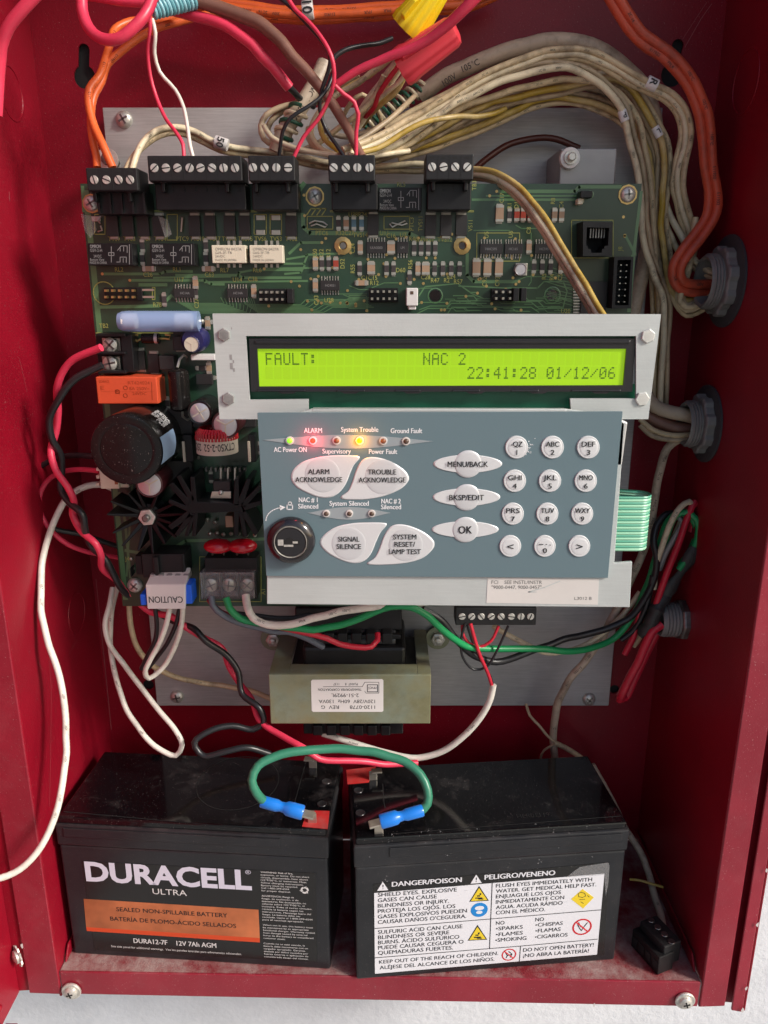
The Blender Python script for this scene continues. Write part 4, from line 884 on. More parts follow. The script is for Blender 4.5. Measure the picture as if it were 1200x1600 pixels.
for a, b in ((402, 477), (526, 570), (617, 657), (707, 750), (799, 842), (893, 970)): mb.pbox(FD, a, 609, b, 612, hz, hz + .0006)
mb.build('bezel_rib', M['lcdbez'], bezel, .0003)
mb = MB(); mb.pbox(FD, 990, 542, 994, 600, -.0060, -.0030); mb.build('backlight_edge', M['white'], lp)
DOT = {'F': '1111110000100001111010000100001 0000', 'A': '01110 10001 10001 11111 10001 10001 10001', 'U': '10001 10001 10001 10001 10001 10001 01110', 'L': '10000 10000 10000 10000 10000 10000 11111',
       'T': '11111 00100 00100 00100 00100 00100 00100', ':': '00000 01100 01100 00000 01100 01100 00000', 'N': '10001 10001 11001 10101 10011 10001 10001', 'C': '01110 10001 10000 10000 10000 10001 01110',
       '2': '01110 10001 00001 00010 00100 01000 11111', '4': '00010 00110 01010 10010 11111 00010 00010', '1': '00100 01100 00100 00100 00100 00100 01110', '8': '01110 10001 10001 01110 10001 10001 01110',
       '0': '01110 10001 10011 10101 11001 10001 01110', '/': '00000 00001 00010 00100 01000 10000 00000', '6': '00110 01000 10000 11110 10001 10001 01110'}
mb = MB(); pit_ = FD.m(600, 575, 13.78, -.0017)
for row in (551.0, 573.0):
    for c_ in range(40):
        a_, b_ = FD.uv(415, row, -.00175); a_ += c_ * pit_; hgt = FD.m(600, 575, 19, -.0017); mb.add([FD.w(a_ - pit_ * .04, b_, -.00176), FD.w(a_ - pit_ * .04, b_ - hgt, -.00176), FD.w(a_ + pit_ * .80, b_ - hgt, -.00176), FD.w(a_ + pit_ * .80, b_, -.00176)], [[0, 1, 2, 3]])
M['lcdcell'] = mat('lcd_cell', (.25, .44, .01), .2, emit=.30, ecol=(.30, .575, .0), coat=.3)
o = mb.build('screen_cells', M['lcdcell'], scr); o['kind'] = 'stuff'
mb = MB(); hh = -.0017; u0, va = FD.uv(415, 552, hh); pit = FD.m(600, 575, 13.78, hh); dx = pit / 6.35; dy = FD.m(600, 575, 18.6, hh) / 7 
def lcd(st, col, ytop):
    v0 = FD.uv(600, ytop, hh)[1]
    for i, ch in enumerate(st):
        if ch == ' ': continue
        d = DOT[ch].replace(' ', '')
        for r in range(7):
            for c in range(5):
                if d[r * 5 + c] == '1':
                    x = u0 + (col + i) * pit + c * dx; y = v0 - r * dy; mb.add([FD.w(x, y, hh), FD.w(x, y - dy * .86, hh), FD.w(x + dx * .86, y - dy * .86, hh), FD.w(x + dx * .86, y, hh)], [[0, 1, 2, 3]])
lcd('FAULT:', 0, 551.5); lcd('NAC 2', 17.8, 551.5); lcd('22:41:28 01/12/06', 22.85, 573.5)
o = mb.build('screen_text', M['lcdpix'], scr); o['kind'] = 'stuff'
M['hex'] = mat('hex_fastener', (.34, .33, .32), .4, .5, var=.1, vs=300); M['hexl'] = mat('pale_hex_head', (.66, .66, .62), .4, .3)
for x, y, r, m, a in ((350, 523, 10.5, 'hex', .5), (357, 623, 10.5, 'hex', .5), (1012, 525, 11.5, 'hexl', .4), (1003, 623, 11.5, 'hexl', .1)):
    u, v = FD.uv(x, y); R = FD.m(x, y, r); mb = MB(); mb.lathe(FD, u, v, [(R, 0), (R, .0008), (R * .9, .0011)], 6, False, rot=a); hx = mb.build('hex_screw', M[m], dm, .00015); mb = MB()
    for k in range(-3, 3): mb.box(FD, u - R * .5 + abs(k) * R * .06, u + R * .4, v + k * R * .17, v + k * R * .17 + R * .05, .00105, .0012)
    mb.build('head_ridges', M[m], hx)
mb = MB(); 
for x, y, s_ in ((361, 558, 1), (365, 565, .6), (362, 572, 1.2), (366, 578, .7), (362, 513, .4)): mb.pbox(FD, x - 2.2 * s_, y - 4 * s_, x + 1.6 * s_, y + 4.2 * s_, 0, .00006)
mb.build('scuff', M['bracket'], dm)

# ================================================================ keypad panel
YK = .338; FK = FY(YK)
kp = thing('keypad_panel', 'slate blue membrane keypad with white oval buttons, lamps and key switch', 'keypad')
def lin(a, b, t): return a + (b - a) * t
mb = MB(); mb.pprism(FK, [(402, 645), (973, 643), (950, 903), (416, 900)], -.0012, 0); face = mb.build('face_sheet', M['keypad'], kp, .0001, 1)
mb = MB(); mb.pprism(FK, [(487, 639), (884, 639), (960, 650), (976, 662), (960, 880), (988, 878), (984, 949), (417, 944), (417, 870), (420, 660)], -.0032, -.0013); mb.build('backing_plate', M['alu'], kp, .0003)
mb = MB(); mb.pprism(FK, [(488, 639), (885, 640), (885, 644), (488, 643)], -.006, -.0012); mb.build('plate_edge', M['alu_edge'], kp, .0002)
mb = MB(); mb.pprism(FK, [(970, 656), (981, 660), (972, 728), (962, 728)], -.010, -.0013); mb.build('side_tab', M['alu_edge'], kp, .0006)
mb = MB(); mb.pbox(FY(.36), 968, 650, 1000, 880, -.012, -.0) if False else None
def Z5(pts): return [(400 + x / 4, 640 + y / 4) for x, y in pts]
def smooth(pts, n=4):
    out = []; m_ = len(pts)
    for i in range(m_):
        p0, p1, p2, p3 = (pts[(i + k - 1) % m_] for k in range(4))
        for j in range(n):
            t = j / n
            out.append(tuple(.5 * (2 * p1[c] + (p2[c] - p0[c]) * t + (2 * p0[c] - 5 * p1[c] + 4 * p2[c] - p3[c]) * t * t + (3 * p1[c] - p0[c] - 3 * p2[c] + p3[c]) * t ** 3) for c in (0, 1)))
    return out
def pad(pts, name='button', m='btn', h=.0004):
    q = [FK.uv(x, y, h) for x, y in pts]; mb = MB(); cu_ = sum(a for a, b in q) / len(q); cv_ = sum(b for a, b in q) / len(q); n = len(q)
    vs = []
    for k, hh_ in ((1.0, .00005), (.985, h * .6), (.95, h)): vs += [FK.w(cu_ + (a - cu_) * k, cv_ + (b - cv_) * k, hh_) for a, b in q]
    A = sum(q[i][0] * q[(i + 1) % n][1] - q[(i + 1) % n][0] * q[i][1] for i in range(n))
    fs = []
    for j in range(2):
        for i in range(n):
            f = [j * n + i, j * n + (i + 1) % n, (j + 1) * n + (i + 1) % n, (j + 1) * n + i]; fs.append(f if A > 0 else f[::-1])
    f = [2 * n + i for i in range(n)]; mb.add(vs, fs, True); mb.add(vs, [f if A > 0 else f[::-1]]); return mb.build(name, M[m], kp), h
def dome(px, py, r, parent, m='btn2', h=.0004, hh=.0002, n=36):
    u, v = FK.uv(px, py); R = FK.m(px, py, r); mb = MB(); mb.lathe(FK, u, v, [(R, h), (R * .97, h + hh * .3), (R * .9, h + hh * .6), (R * .8, h + hh * .75), (R * .4, h + hh * .95), (.0001, h + hh)], n, cap=False); return mb.build('dome', M[m], parent)
def lab(parent, rows, m='print', h=.0009, bold=0):
    mb = MB()
    for st, x, y, hp, wp_ in rows:
        mb.text(FK, st, x, y, hp, wp_, h, bold=.02)
    return mb.build('lettering', M[m], parent)
b, _ = pad(smooth(Z5([(218, 430), (232, 378), (290, 328), (380, 300), (480, 287), (600, 287), (640, 292), (646, 308), (612, 348), (588, 400), (562, 465), (520, 520), (470, 548), (400, 550), (320, 522), (250, 482)]))); dome(504, 742, 28, b); lab(b, [('ALARM', 498, 737, 8, 33), ('ACKNOWLEDGE', 498, 749.5, 8, 73)])
b, _ = pad(smooth(Z5([(530, 545), (575, 510), (602, 450), (625, 382), (660, 320), (710, 298), (780, 304), (860, 334), (925, 378), (955, 420), (948, 455), (900, 500), (800, 542), (690, 562), (600, 564), (545, 561)]))); dome(598, 745, 28, b); lab(b, [('TROUBLE', 597, 737.5, 8, 44), ('ACKNOWLEDGE', 597, 750, 8, 73)])
b, _ = pad(smooth(Z5([(398, 835), (428, 782), (500, 735), (600, 712), (700, 707), (800, 709), (816, 725), (780, 768), (750, 830), (720, 900), (680, 945), (620, 962), (540, 945), (445, 895)]))); dome(545, 849, 27, b); lab(b, [('SIGNAL', 545, 842.5, 8, 33), ('SILENCE', 545, 854, 8, 38)])
b, _ = pad(smooth(Z5([(697, 958), (740, 928), (770, 870), (800, 790), (840, 735), (890, 718), (960, 728), (1040, 762), (1100, 808), (1116, 842), (1100, 880), (1040, 930), (940, 960), (800, 972), (710, 970)]))); dome(634, 851, 27, b); lab(b, [('SYSTEM', 632.5, 839, 8, 36), ('RESET/', 632.5, 850.5, 8, 32), ('LAMP TEST', 632.5, 862, 8, 50)])
for st, x, y, w2, h2, r, wp_ in (('MENU/BACK', 731, 725, 54, 14.5, 22, 63), ('BKSP/EDIT', 729, 777, 53, 14, 21.5, 54), ('OK', 727, 827.5, 52.5, 13, 21, 21)):
    q = []
    for i in range(36):
        a = i * math.pi / 18; c, s_ = math.cos(a), math.sin(a); q.append((x + w2 * math.copysign(abs(c) ** 1.15, c), y + h2 * s_))
    b, _ = pad(q); dome(x, y, r, b, 'btn2', .0002, .0006); lab(b, [(st, x, y + .5, 8.6 if st != 'OK' else 12, wp_)], h=.0010)
keys = [[('-QZ', '1'), ('ABC', '2'), ('DEF', '3')], [('GHI', '4'), ('JKL', '5'), ('MNO', '6')], [('PRS', '7'), ('TUV', '8'), ('WXY', '9')], [('<', ''), ('_ . ,', '0'), ('>', '')]]
kx = [(807.5, 863.5, 919.5), (804.5, 859.5, 915.5), (801.5, 855.5, 910), (797.5, 851.5, 905.5)]; ky = [699, 751.5, 803, 853.5]
for r in range(4):
    for c in range(3):
        x, y = kx[r][c], ky[r]; R = 18 - r * .3
        b, _ = pad([(x + R * math.cos(a), y + R * math.sin(a)) for a in [i * math.pi / 16 for i in range(32)]], 'key', 'btn', .0006); dome(x, y, R * .80, b, 'btn', .0006, .0002)
        t1, t2 = keys[r][c]
        if t2 == '': lab(b, [(t1, x, y + 1, 11, 9.5)], h=.0011)
        elif r == 3: lab(b, [('0', x, y + 7, 8, 6), ('-', x - 6, y - 4, 8, 7), ('.', x + 2.5, y - 6, 8, 1.8), ('.', x + 8.5, y - 5, 8, 1.8)], h=.0011)
        else: lab(b, [(t1, x, y - 5, 8, {'-QZ': 18, 'WXY': 23}.get(t1, 21)), (t2, x, y + 8, 8, None if t2 == '1' else 5.4)], h=.0011)
def lensbar(x0, x1, y, up, dn, y1=None):
    q = [];
    for i in range(25): t = i / 24; q.append((x0 + (x1 - x0) * t, y - up * math.sin(math.pi * t) ** 1.1 + ((y1 or y) - y) * t))
    for i in range(1, 24): t = 1 - i / 24; q.append((x0 + (x1 - x0) * t, y + dn * math.sin(math.pi * t) ** 1.1 + ((y1 or y) - y) * t))
    mb = MB(); mb.pprism(FK, q, .00002, .0002); return mb.build('lamp_bar', M['lens'], kp)
lensbar(411, 677, 687.5, 9, 12.5, 689.5); lensbar(481, 610, 801.5, 9, 10.5)
def led(x, y, m, glow=None, r=5.4):
    u, v = FK.uv(x, y); R = FK.m(x, y, r); mb = MB(); mb.lathe(FK, u, v, [(R * 1.22, .0002), (R * 1.18, .0008), (R * .8, .0009)], 24, cap=False); rg = mb.build('lamp_holder', M['led_ring'], kp)
    mb = MB(); mb.sphere(FK.w(u, v, .0006), R * .78, 16, (1, .75, 1)); mb.build('lamp', M[m], rg)
    if glow:
        l = bpy.data.lights.new('lamp_light', 'POINT'); l.energy = glow[1] * .75; l.color = glow[0]; l.shadow_soft_size = .0015; lo = bpy.data.objects.new('lamp_light', l); COL.objects.link(lo); lo.location = FK.w(u, v, .0030)
led(453, 688, 'led_green'); led(489, 688, 'led_red', ((1, .03, .05), .0042)); led(526, 688, 'led_off'); led(562, 688, 'led_amber', ((1, .35, .0), .0034)); led(599, 688.5, 'led_off'); led(634.5, 689, 'led_off2')
for x in (510, 546, 581): led(x, 802, 'led_off2', r=4.8)
mb = MB()
for st, x, y, wp_ in (('ALARM', 489, 672.5, 28), ('System Trouble', 562, 671, 58), ('Ground Fault', 635, 673, 49), ('AC Power ON', 453.5, 702.5, 51), ('Supervisory', 526, 705, 44), ('Power Fault', 598.5, 705.5, 44), ('NAC # 1', 481.5, 781, 29), ('Silenced', 481.5, 791, 31), ('System Silenced', 545.5, 786.5, 61), ('NAC # 2', 611, 783, 30), ('Silenced', 611, 792, 31)):
    [mb.text(FK, st, x + k, y, 7.6, wp_, .00015 + k * .00002) for k in (-.25, .25)]
lw = FK.m(450, 790, 1.6)
mb.line(FK, [(415.5 + 28 * (1 - math.cos(a * math.pi / 20)), 813.5 - 20.5 * math.sin(a * math.pi / 20)) for a in range(0, 10)], lw, None, .00015)
mb.prism(FK, uvs(FK, [(437, 789), (446, 792.5), (438, 797.5)]), .0001, .00015)
mb.line(FK, [(448.5, 789), (457, 789), (457, 796), (448.5, 796), (448.5, 789)], lw, None, .00015); mb.line(FK, [(450.5, 789), (450.5, 786), (452.5, 784), (455, 785), (455.5, 787)], lw, None, .00015)
o = mb.build('printed_legend', M['legend'], face); o['kind'] = 'stuff'
# key switch
u, v = FK.uv(455.5, 842.5); R = FK.m(455.5, 842.5, 38); mb = MB()
mb.lathe(FK, u, v, [(R * .98, 0), (R, .0015), (R * .96, .0032), (R * .86, .0045), (R * .74, .0049), (R * .69, .0042)], 44, cap=False); ks = mb.build('key_switch', mat('gloss_black_ring', (.012, .010, .012), .16, coat=.6), kp)
mb = MB(); mb.lathe(FK, u, v, [(R * .69, .0042), (R * .66, .0048), (R * .63, .0042)], 40, cap=False); mb.build('trim_ring', M['steel'], ks)
mb = MB(); mb.lathe(FK, u, v, [(R * .63, .0038), (R * .60, .0046), (.0001, .0046)], 40, cap=False); cyl_ = mb.build('lock_face', M['lcdbez'], ks)
mb = MB(); mb.box(FK, u - R * .48, u + R * .38, v - R * .10, v + R * .10, .0046, .0048); mb.cyl(FK, u - R * .02, v, R * .2, .0046, .0049, 20); mb.build('key_slot', M['slot'], cyl_)
mb = MB(); mb.box(FK, u - R * .50, u - R * .28, v - R * .12, v + R * .12, .0046, .0052); mb.box(FK, u - R * .26, u + R * .12, v - R * .17, v - R * .09, .0048, .0052); mb.box(FK, u + R * .1, u + R * .3, v - R * .03, v + R * .05, .0048, .0051); mb.build('slot_metal', M['steel'], cyl_)
# sticker on the lower bracket
st_ = MB(); q = [(762, 902.5), (936, 905), (934, 945), (760, 942)]; st_.pprism(FK, q, -.0013, -.00115); sk_ = st_.build('sticker', M['stick'], kp)
mb = MB(); mb.text(FK, 'FCI    SEE INSTL/INSTR', 768, 909.5, 5.6, 79, -.0011, align='L', ang=-.005); mb.text(FK, '"9000-0447, 9000-0457"', 768, 917.5, 5.6, 78, -.0011, align='L'); mb.text(FK, 'L3012 B', 911, 935, 5, 27, -.0011); mb.build('lettering', M['steeld'], sk_)
mb = MB(); mb.line(FK, [(875, 908), (850, 918), (826, 925), (838, 925)], FK.m(850, 918, 1.6), None, -.0011); mb.build('scuff', M['alu'], sk_)
mb = MB()
for k in range(60): 
    a = random.gauss(0, 1); b_ = random.gauss(0, 1); x, y = 822 + a * 5, 702 + b_ * 6 + a * -2; s_ = random.uniform(.3, .9); mb.pprism(FK, [(x - s_, y - s_), (x + s_, y - s_ * .7), (x + s_ * .6, y + s_), (x - s_, y + s_ * .8)], .0001, .0002)
o = mb.build('worn_spot', M['legend'], face); o['kind'] = 'stuff'
# flat ribbon cable
rb = thing('ribbon_cable', 'green and mint striped flat ribbon cable looping out right of the keypad', 'cable')
path = []
xs_ = P(945, 815, .345).x; xe = P(1012, 815, .352).x
cx_ = xe - .006
path += [(xs_ - .004, .3445), (lin(xs_, cx_, .5), .3445)]
for i in range(9): a = math.pi * (-.5 + i / 8); path.append((cx_ + .0055 * math.cos(a), .3505 + .0060 * math.sin(a)))
path += [(lin(xs_, cx_, .4), .3600), (xs_ - .006, .366)]
ztp = P(980, 776, .3445).z; zbt = P(980, 861, .3445).z; ns = 20
for k in range(ns):
    z0 = ztp + (zbt - ztp) * k / ns; z1 = ztp + (zbt - ztp) * (k + 1) / ns; zs = [z0, lin(z0, z1, .5), z1]; vs = []; fs = []
    for (x, y) in path:
        for zz in zs: vs.append((x, y, zz))
    # small bulge of each conductor
    for i in range(len(path)):
        x, y = path[i]; p_, n_ = path[max(i - 1, 0)], path[min(i + 1, len(path) - 1)]; t_ = V((n_[0] - p_[0], n_[1] - p_[1], 0)).normalized(); nn = V((t_.y, -t_.x, 0)) * .0003
        q = V(vs[i * 3 + 1]) + nn; vs[i * 3 + 1] = tuple(q)
    for i in range(len(path) - 1):
        for j in (0, 1): fs.append([i * 3 + j, i * 3 + j + 1, (i + 1) * 3 + j + 1, (i + 1) * 3 + j])
    mb = MB(); mb.add(vs, fs, True); mb.build('conductor', M['ribbond' if k % 2 == 0 else 'ribbonl'], rb)

# ================================================================ transformer
tf = thing('transformer', 'heavy transformer in a yellowish zinc bracket with white upside-down label', 'transformer')
YT = .398; FT = FY(YT)
u0, vv = FT.uv(421, 1090); u1, _ = FT.uv(673, 1090); _, v1 = FT.uv(547, 1054); _, v0 = FT.uv(547, 1131)
mb = MB(); mb.box(FT, u0, u1, v0, v1, -.0016, 0); mb.build('bracket_front', M['chromate'], tf, .0005)
dpt = .060
mb = MB(); mb.box(FT, u0, u0 + .011, v1 - .0012, v1 - .0001, -dpt, -.0017); mb.box(FT, u1 - .0075, u1, v1 - .0012, v1 - .0001, -dpt, -.0017); mb.box(FT, u0 + .0112, u1 - .0077, v1 - .0012, v1 - .0001, -.013, -.0017); mb.build('bracket_top', M['chromate'], tf, .0002)
mb = MB(); mb.box(FT, u0 + .0003, u0 + .0015, v0 + .001, v1 - .0014, -dpt, -.0017); mb.box(FT, u1 - .0015, u1 - .0003, v0 + .001, v1 - .0014, -dpt, -.0017); mb.build('bracket_side', M['chromate'], tf)
mb = MB(); mb.box(FT, u0 + .011, u1 - .0075, v0 + .001, v1 - .0035, -.056, -.0018); mb.build('core', M['lami'], tf)
mb = MB(); mb.box(FT, u0 + .018, u1 - .014, v1 - .006, v1 + .010, -.056, -.014); mb.build('bobbin', M['black'], tf, .002)
f2 = Fr(FT.w((u0 + u1) / 2 + .002, v1 + .0085, -.030), (0, 1, 0), (0, 0, 1), (1, 0, 0)); mb = MB(); mb.lathe(f2, 0, 0, [(.0115, -.024), (.0118, -.023), (.0118, .023), (.0115, .024)], 28); mb.build('coil_wrap', M['lcdbez'], tf)
FT2 = FY(.416); mb = MB(); mb.pbox(FT2, 490, 992, 626, 999, -.03, 0); mb.build('terminal_ledge', M['black'], tf, .0005)
for i, x in enumerate((514, 535, 557, 580, 605)): mb = MB(); mb.pbox(FT2, x - 8, 990, x + 8, 1006, -.006, .003); mb.build('terminal_lug', M['black'], tf, .0006)
mb = MB(); mb.pbox(FY(.420), 461, 950, 628, 985, -.02, 0); mb.build('upper_bobbin', M['blackdull'], tf, .001)
FT3 = FY(.412); mb = MB(); mb.pbox(FT3, 474, 1129, 630, 1147, -.02, 0); mb.build('lower_bobbin', M['black'], tf, .0006)
for i in range(6): x = 496 + i * 21.3; mb = MB(); mb.pbox(FT3, x - 8, 1134, x + 8, 1150, -.003, .0035); mb.build('terminal_lug', M['black'], tf, .0009)
for x, y, e in ((427, 998, 20), (684, 997, 19)):
    fe = FY(.459); mb = MB(); u, v = fe.uv(x, y); R = fe.m(x, y, e); mb.lathe(fe, u, v, [(R, -.001), (R, .0003)], 24, False); er = mb.build('mounting_ear', M['chromate'], tf, .0002); mb = MB(); R2 = fe.m(x, y, 11)
    mb.lathe(fe, u, v, [(R2, .0004), (R2, .0030), (R2 * .8, .0034)], 6, False); mb.lathe(fe, u, v, [(R2 * .5, .003), (R2 * .48, .0058), (R2 * .2, .0062)], 14); mb.build('nut', M['steel'], er)
q = uvs(FT, [(486, 1064), (488, 1062), (597, 1061), (599, 1063), (599, 1110), (597, 1112), (489, 1112), (487, 1110)]); mb = MB(); mb.prism(FT, q, .00005, .0002); tl = mb.build('label', M['paper'], tf)
mb = MB()
for st, x, y, hp, wp_ in (('1120-0778      REV  G', 544, 1105, 6, 84), ('120V/28V  60Hz  130VA', 542, 1096, 6, 88), ('2-51-9929L', 539, 1086.5, 6, 43), ('TRANSFORMER CORPORATION', 531, 1077.5, 4, 68), ('PLANT  8      1137', 540, 1069, 4, 38), ('mci', 582, 1075.5, 5.5, 12)): mb.text(FT, st, x, y, hp, wp_, .00025, flip=True, bold=.004)
mb.line(FT, [(505, 1073), (566, 1073), (570, 1066), (592, 1066), (592, 1083), (572, 1083), (570, 1080)], FT.m(540, 1073, .8), None, .00025); mb.line(FT, [(574, 1070), (590, 1070), (590, 1081), (574, 1081), (574, 1070)], FT.m(540, 1073, 1.2), None, .00025)
mb.build('lettering', M['print'], tl)

# ================================================================ cable glands and conduit connector on the right wall
def gland(px, py, r, label, axis_len=.012):
    t = thing('cable_gland', label, 'cable gland', 'glands in the right side wall'); fr = FRt; u, v = fr.uv(px, py)
    mb = MB(); mb.lathe(fr, u, v, [(r, .0001), (r, .0012), (r * .96, .0016), (r * .5, .0016)], 48, cap=False); mb.build('washer', M['glandd'], t)
    mb = MB(); n = 48; prof = [(.70, .0016), (.70, .0058), (.66, .0066), (.50, .0066)]; vs = []; fs = []
    for k, hh_ in prof:
        for i in range(n): a = 2 * math.pi * i / n; vs.append(fr.w(u + r * (k + (.07 if (i // 3) % 2 and k > .6 else 0)) * math.cos(a), v + r * (k + (.07 if (i // 3) % 2 and k > .6 else 0)) * math.sin(a), hh_))
    for j in range(3):
        for i in range(n): fs.append([j * n + i, j * n + (i + 1) % n, (j + 1) * n + (i + 1) % n, (j + 1) * n + i])
    mb.add(vs, fs); mb.build('locknut', M['gland'], t, .0003)
    mb = MB(); mb.lathe(fr, u, v, [(r * .58, .006), (r * .57, axis_len), (r * .54, axis_len + .001), (r * .48, axis_len + .0004), (r * .46, -.002)], 40, cap=False)
    for k in range(3): mb.lathe(fr, u, v, [(r * .575, .0072 + k * .0016), (r * .605, .0080 + k * .0016), (r * .575, .0088 + k * .0016)], 40, cap=False)
    mb.build('threaded_collar', M['gland'], t)
    mb = MB(); mb.lathe(fr, u, v, [(r * .46, .0003), (.0001, .0003)], 30, cap=False); mb.build('bore', M['slot'], t)
gland(1136, 440, .0235, 'grey plastic cable gland uppermost on the right wall, orange and cream cables entering')
gland(1104, 662, .0215, 'grey plastic cable gland halfway up the right wall, thick beige cable entering')
t = thing('conduit_connector', 'small dark conduit connector on the right wall behind the taped wires', 'connector'); u, v = FRt.uv(1068, 968); r = .0125
mb = MB(); mb.lathe(FRt, u, v, [(r, .0001), (r, .003), (r * .92, .0042), (r * .8, .0042)], 8, False, cap=False); mb.build('locknut', M['steeld'], t, .0004); mb = MB(); mb.lathe(FRt, u, v, [(r * .8, .003), (r * .8, .014), (r * .74, .0150), (r * .62, .0146), (r * .6, .001)], 36, cap=False)
for k in range(4): mb.lathe(FRt, u, v, [(r * .8, .0055 + k * .002), (r * .84, .0063 + k * .002), (r * .8, .0072 + k * .002)], 36, cap=False)
mb.build('threaded_collar', M['gland'], t); mb = MB(); mb.lathe(FRt, u, v, [(r * .62, .001), (.0001, .001)], 30, cap=False); mb.build('bore', M['slot'], t)

# ================================================================ batteries
def battery(label, pa, pb, num):
    A, B = PZ(*pa, ZF + .0002), PZ(*pb, ZF + .0002); ex = (B - A); Lx = ex.length; ex.normalize(); D_ = .065; H_ = .0945
    ez = V((0, 0, 1)); ey = ex.cross(ez) * -1
    t = thing('battery', label, 'battery', 'batteries standing on the cabinet floor')
    fr = Fr(A, ex, ez); e = .0007
    mb = MB(); mb.box(fr, 0, Lx, 0, .0765, -D_, 0); mb.build('case', M['batt'], t, .0012)
    mb = MB(); mb.box(fr, -e, Lx + e, .0768, .0905, -D_ - e, e); mb.build('lid', M['batt'], t, .0010)
    mb = MB(); mb.box(fr, .0006, Lx - .0006, .0900, H_, -D_ + .0006, -.0006); lid = mb.build('lid_top', M['batttop'], t, .0009)
    ft = Fr(fr.w(0, H_, 0), ex, ey)         # top plane
    return t, fr, ft, Lx, lid
t1, f1, g1, L1, lid1 = battery('battery with orange copper band and large white maker\'s name, left of the two', (116, 1490), (516, 1515), 1)
t2, f2, g2, L2, lid2 = battery('battery with white danger and poison warning label, right of the two', (557, 1531), (960, 1500), 2)
# battery 1 front label
mb = MB(); mb.prism(f1, uvs(f1, [(128, 1345), (494, 1364), (496, 1503), (148, 1484)]), .00005, .0002); lb = mb.build('label', M['battlab'], t1)
def slope(fr, px, py): 
    return 0
mb = MB(); mb.text(f1, 'DURACELL', 262, 1368.5, 33, 258, .0004, bold=.035); mb.text(f1, '®', 387.5, 1363, 7, 9, .0004); mb.build('maker_name', M['dura'], lb)
mb = MB(); mb.text(f1, 'ULTRA', 265, 1394, 10, 53, .0004, bold=.004); mb.text(f1, 'DURA12-7F    12V 7Ah AGM', 273, 1473.5, 8.5, 128, .0004, bold=.02)
mb.text(f1, 'See side panel for additional warnings.  Vea los paneles laterales para advertencias adicionales.', 275, 1484.5, 3.8, 202, .0004)
rows = ['WARNING: Risk of fire,', 'explosion, or burns. Do not short', 'circuit, disassemble, heat above', '122°F/50°C, or incinerate. Must', 'follow charging instructions.', 'Battery must be recycled.', 'Call 1-800-299-6544', 'for proper disposal.', '', 'ADVERTENCIA: Riesgo de', 'fuego, de explosión, o de', 'quemaduras. No desensamble, no', 'caliente sobre 122°F/50°C, ni', 'incinere. Evite el corto circuito.', 'recicle la batería según las', 'instrucciones. Mantenga fuera del', 'fuego. La batería debe ser', 'reciclada. Llame al 1-800-299-6544', 'para el reciclaje apropiado.', '', 'When not in use, this battery must', 'be maintained by an appropriate', 'functional charger. Warranty voided', 'from damage caused by external', 'force to the battery or considered', 'customer abuse.', '', 'Cuando no se esté usando, la', 'batería debe mantenerse con un', 'cargador apropiado. Garantía', 'anulada por daños causados por', 'fuerza externa o aplicación de', 'considerada abuso del cliente.']
for i, st in enumerate(rows):
    if st: mb.text(f1, st, 407 + i * .18, 1362.5 + i * 4.12, 2.9, len(st) * 2.28, .0004, align='L', bold=.006 if i in (0, 9) else 0)
mb.build('small_print', M['wprint'], lb)
mb = MB()
for k in range(3):
    a = math.pi / 2 + k * 2.094; u, v = f1.uv(476, 1391, .0004); R = f1.m(476, 1391, 6.4); r2 = R * .9
    for b0 in (a + .35,):
        q = [(u + R * math.cos(b0 + j * .3) * rr, v + R * math.sin(b0 + j * .3) * rr) for rr, js in ((1, range(5)), (.55, range(4, -1, -1))) for j in js]; mb.prism(f1, q, .0003, .0004)
        aa = b0 + 1.35; mb.prism(f1, [(u + R * 1.25 * math.cos(aa), v + R * 1.25 * math.sin(aa)), (u + R * .35 * math.cos(aa), v + R * .35 * math.sin(aa)), (u + R * .85 * math.cos(aa + .6), v + R * .85 * math.sin(aa + .6))], .0003, .00042)
mb.build('recycling_mark', M['wprint'], lb)
mb = MB(); mb.prism(f1, uvs(f1, [(131, 1404), (404, 1421), (406, 1465), (135, 1448)]), .0002, .0003); mb.build('copper_band', M['copper'], lb)
mb = MB(); mb.prism(f1, uvs(f1, [(135, 1448), (406, 1465), (406, 1472), (136, 1454)]), .0002, .0003); mb.build('orange_stripe', M['copperred'], lb)
mb = MB(); mb.text(f1, 'SEALED NON-SPILLABLE BATTERY', 268, 1425.5, 7.4, 172, .0004, bold=.008); mb.text(f1, 'BATERÍA DE PLOMO-ÁCIDO SELLADOS', 270, 1441, 7.4, 195, .0004, bold=.008); mb.build('band_lettering', M['print'], lb)
# battery 2 front label
mb = MB(); mb.prism(f2, uvs(f2, [(583, 1381), (952, 1347), (944, 1492), (586, 1523)]), .00005, .0002); lb = mb.build('label', M['battlab'], t2)
def X2(p): return (520 + p[0] / 2.4, 1150 + p[1] / 2.4)
panel = [X2(q) for q in ((155, 588), (1018, 515), (990, 818), (158, 890))]
mb = MB(); mb.prism(f2, uvs(f2, panel), .0002, .0003); mb.build('white_panel', M['wlab'], lb)
mb = MB(); lw = f2.m(700, 1450, 1.3)
for q in ([(158, 722), (1006, 652)], [(158, 832), (704, 788), (992, 762)], [(598, 550), (588, 796)], [(704, 788), (700, 845)]): mb.line(f2, [X2(p) for p in q], lw, None, .0004)
def L2t(st, x, y, wd, h=17, al='L', b=.01): X = X2((x, y)); mb.text(f2, st, X[0], X[1], h / 2.4, wd / 2.4, .0004, align=al, bold=b)
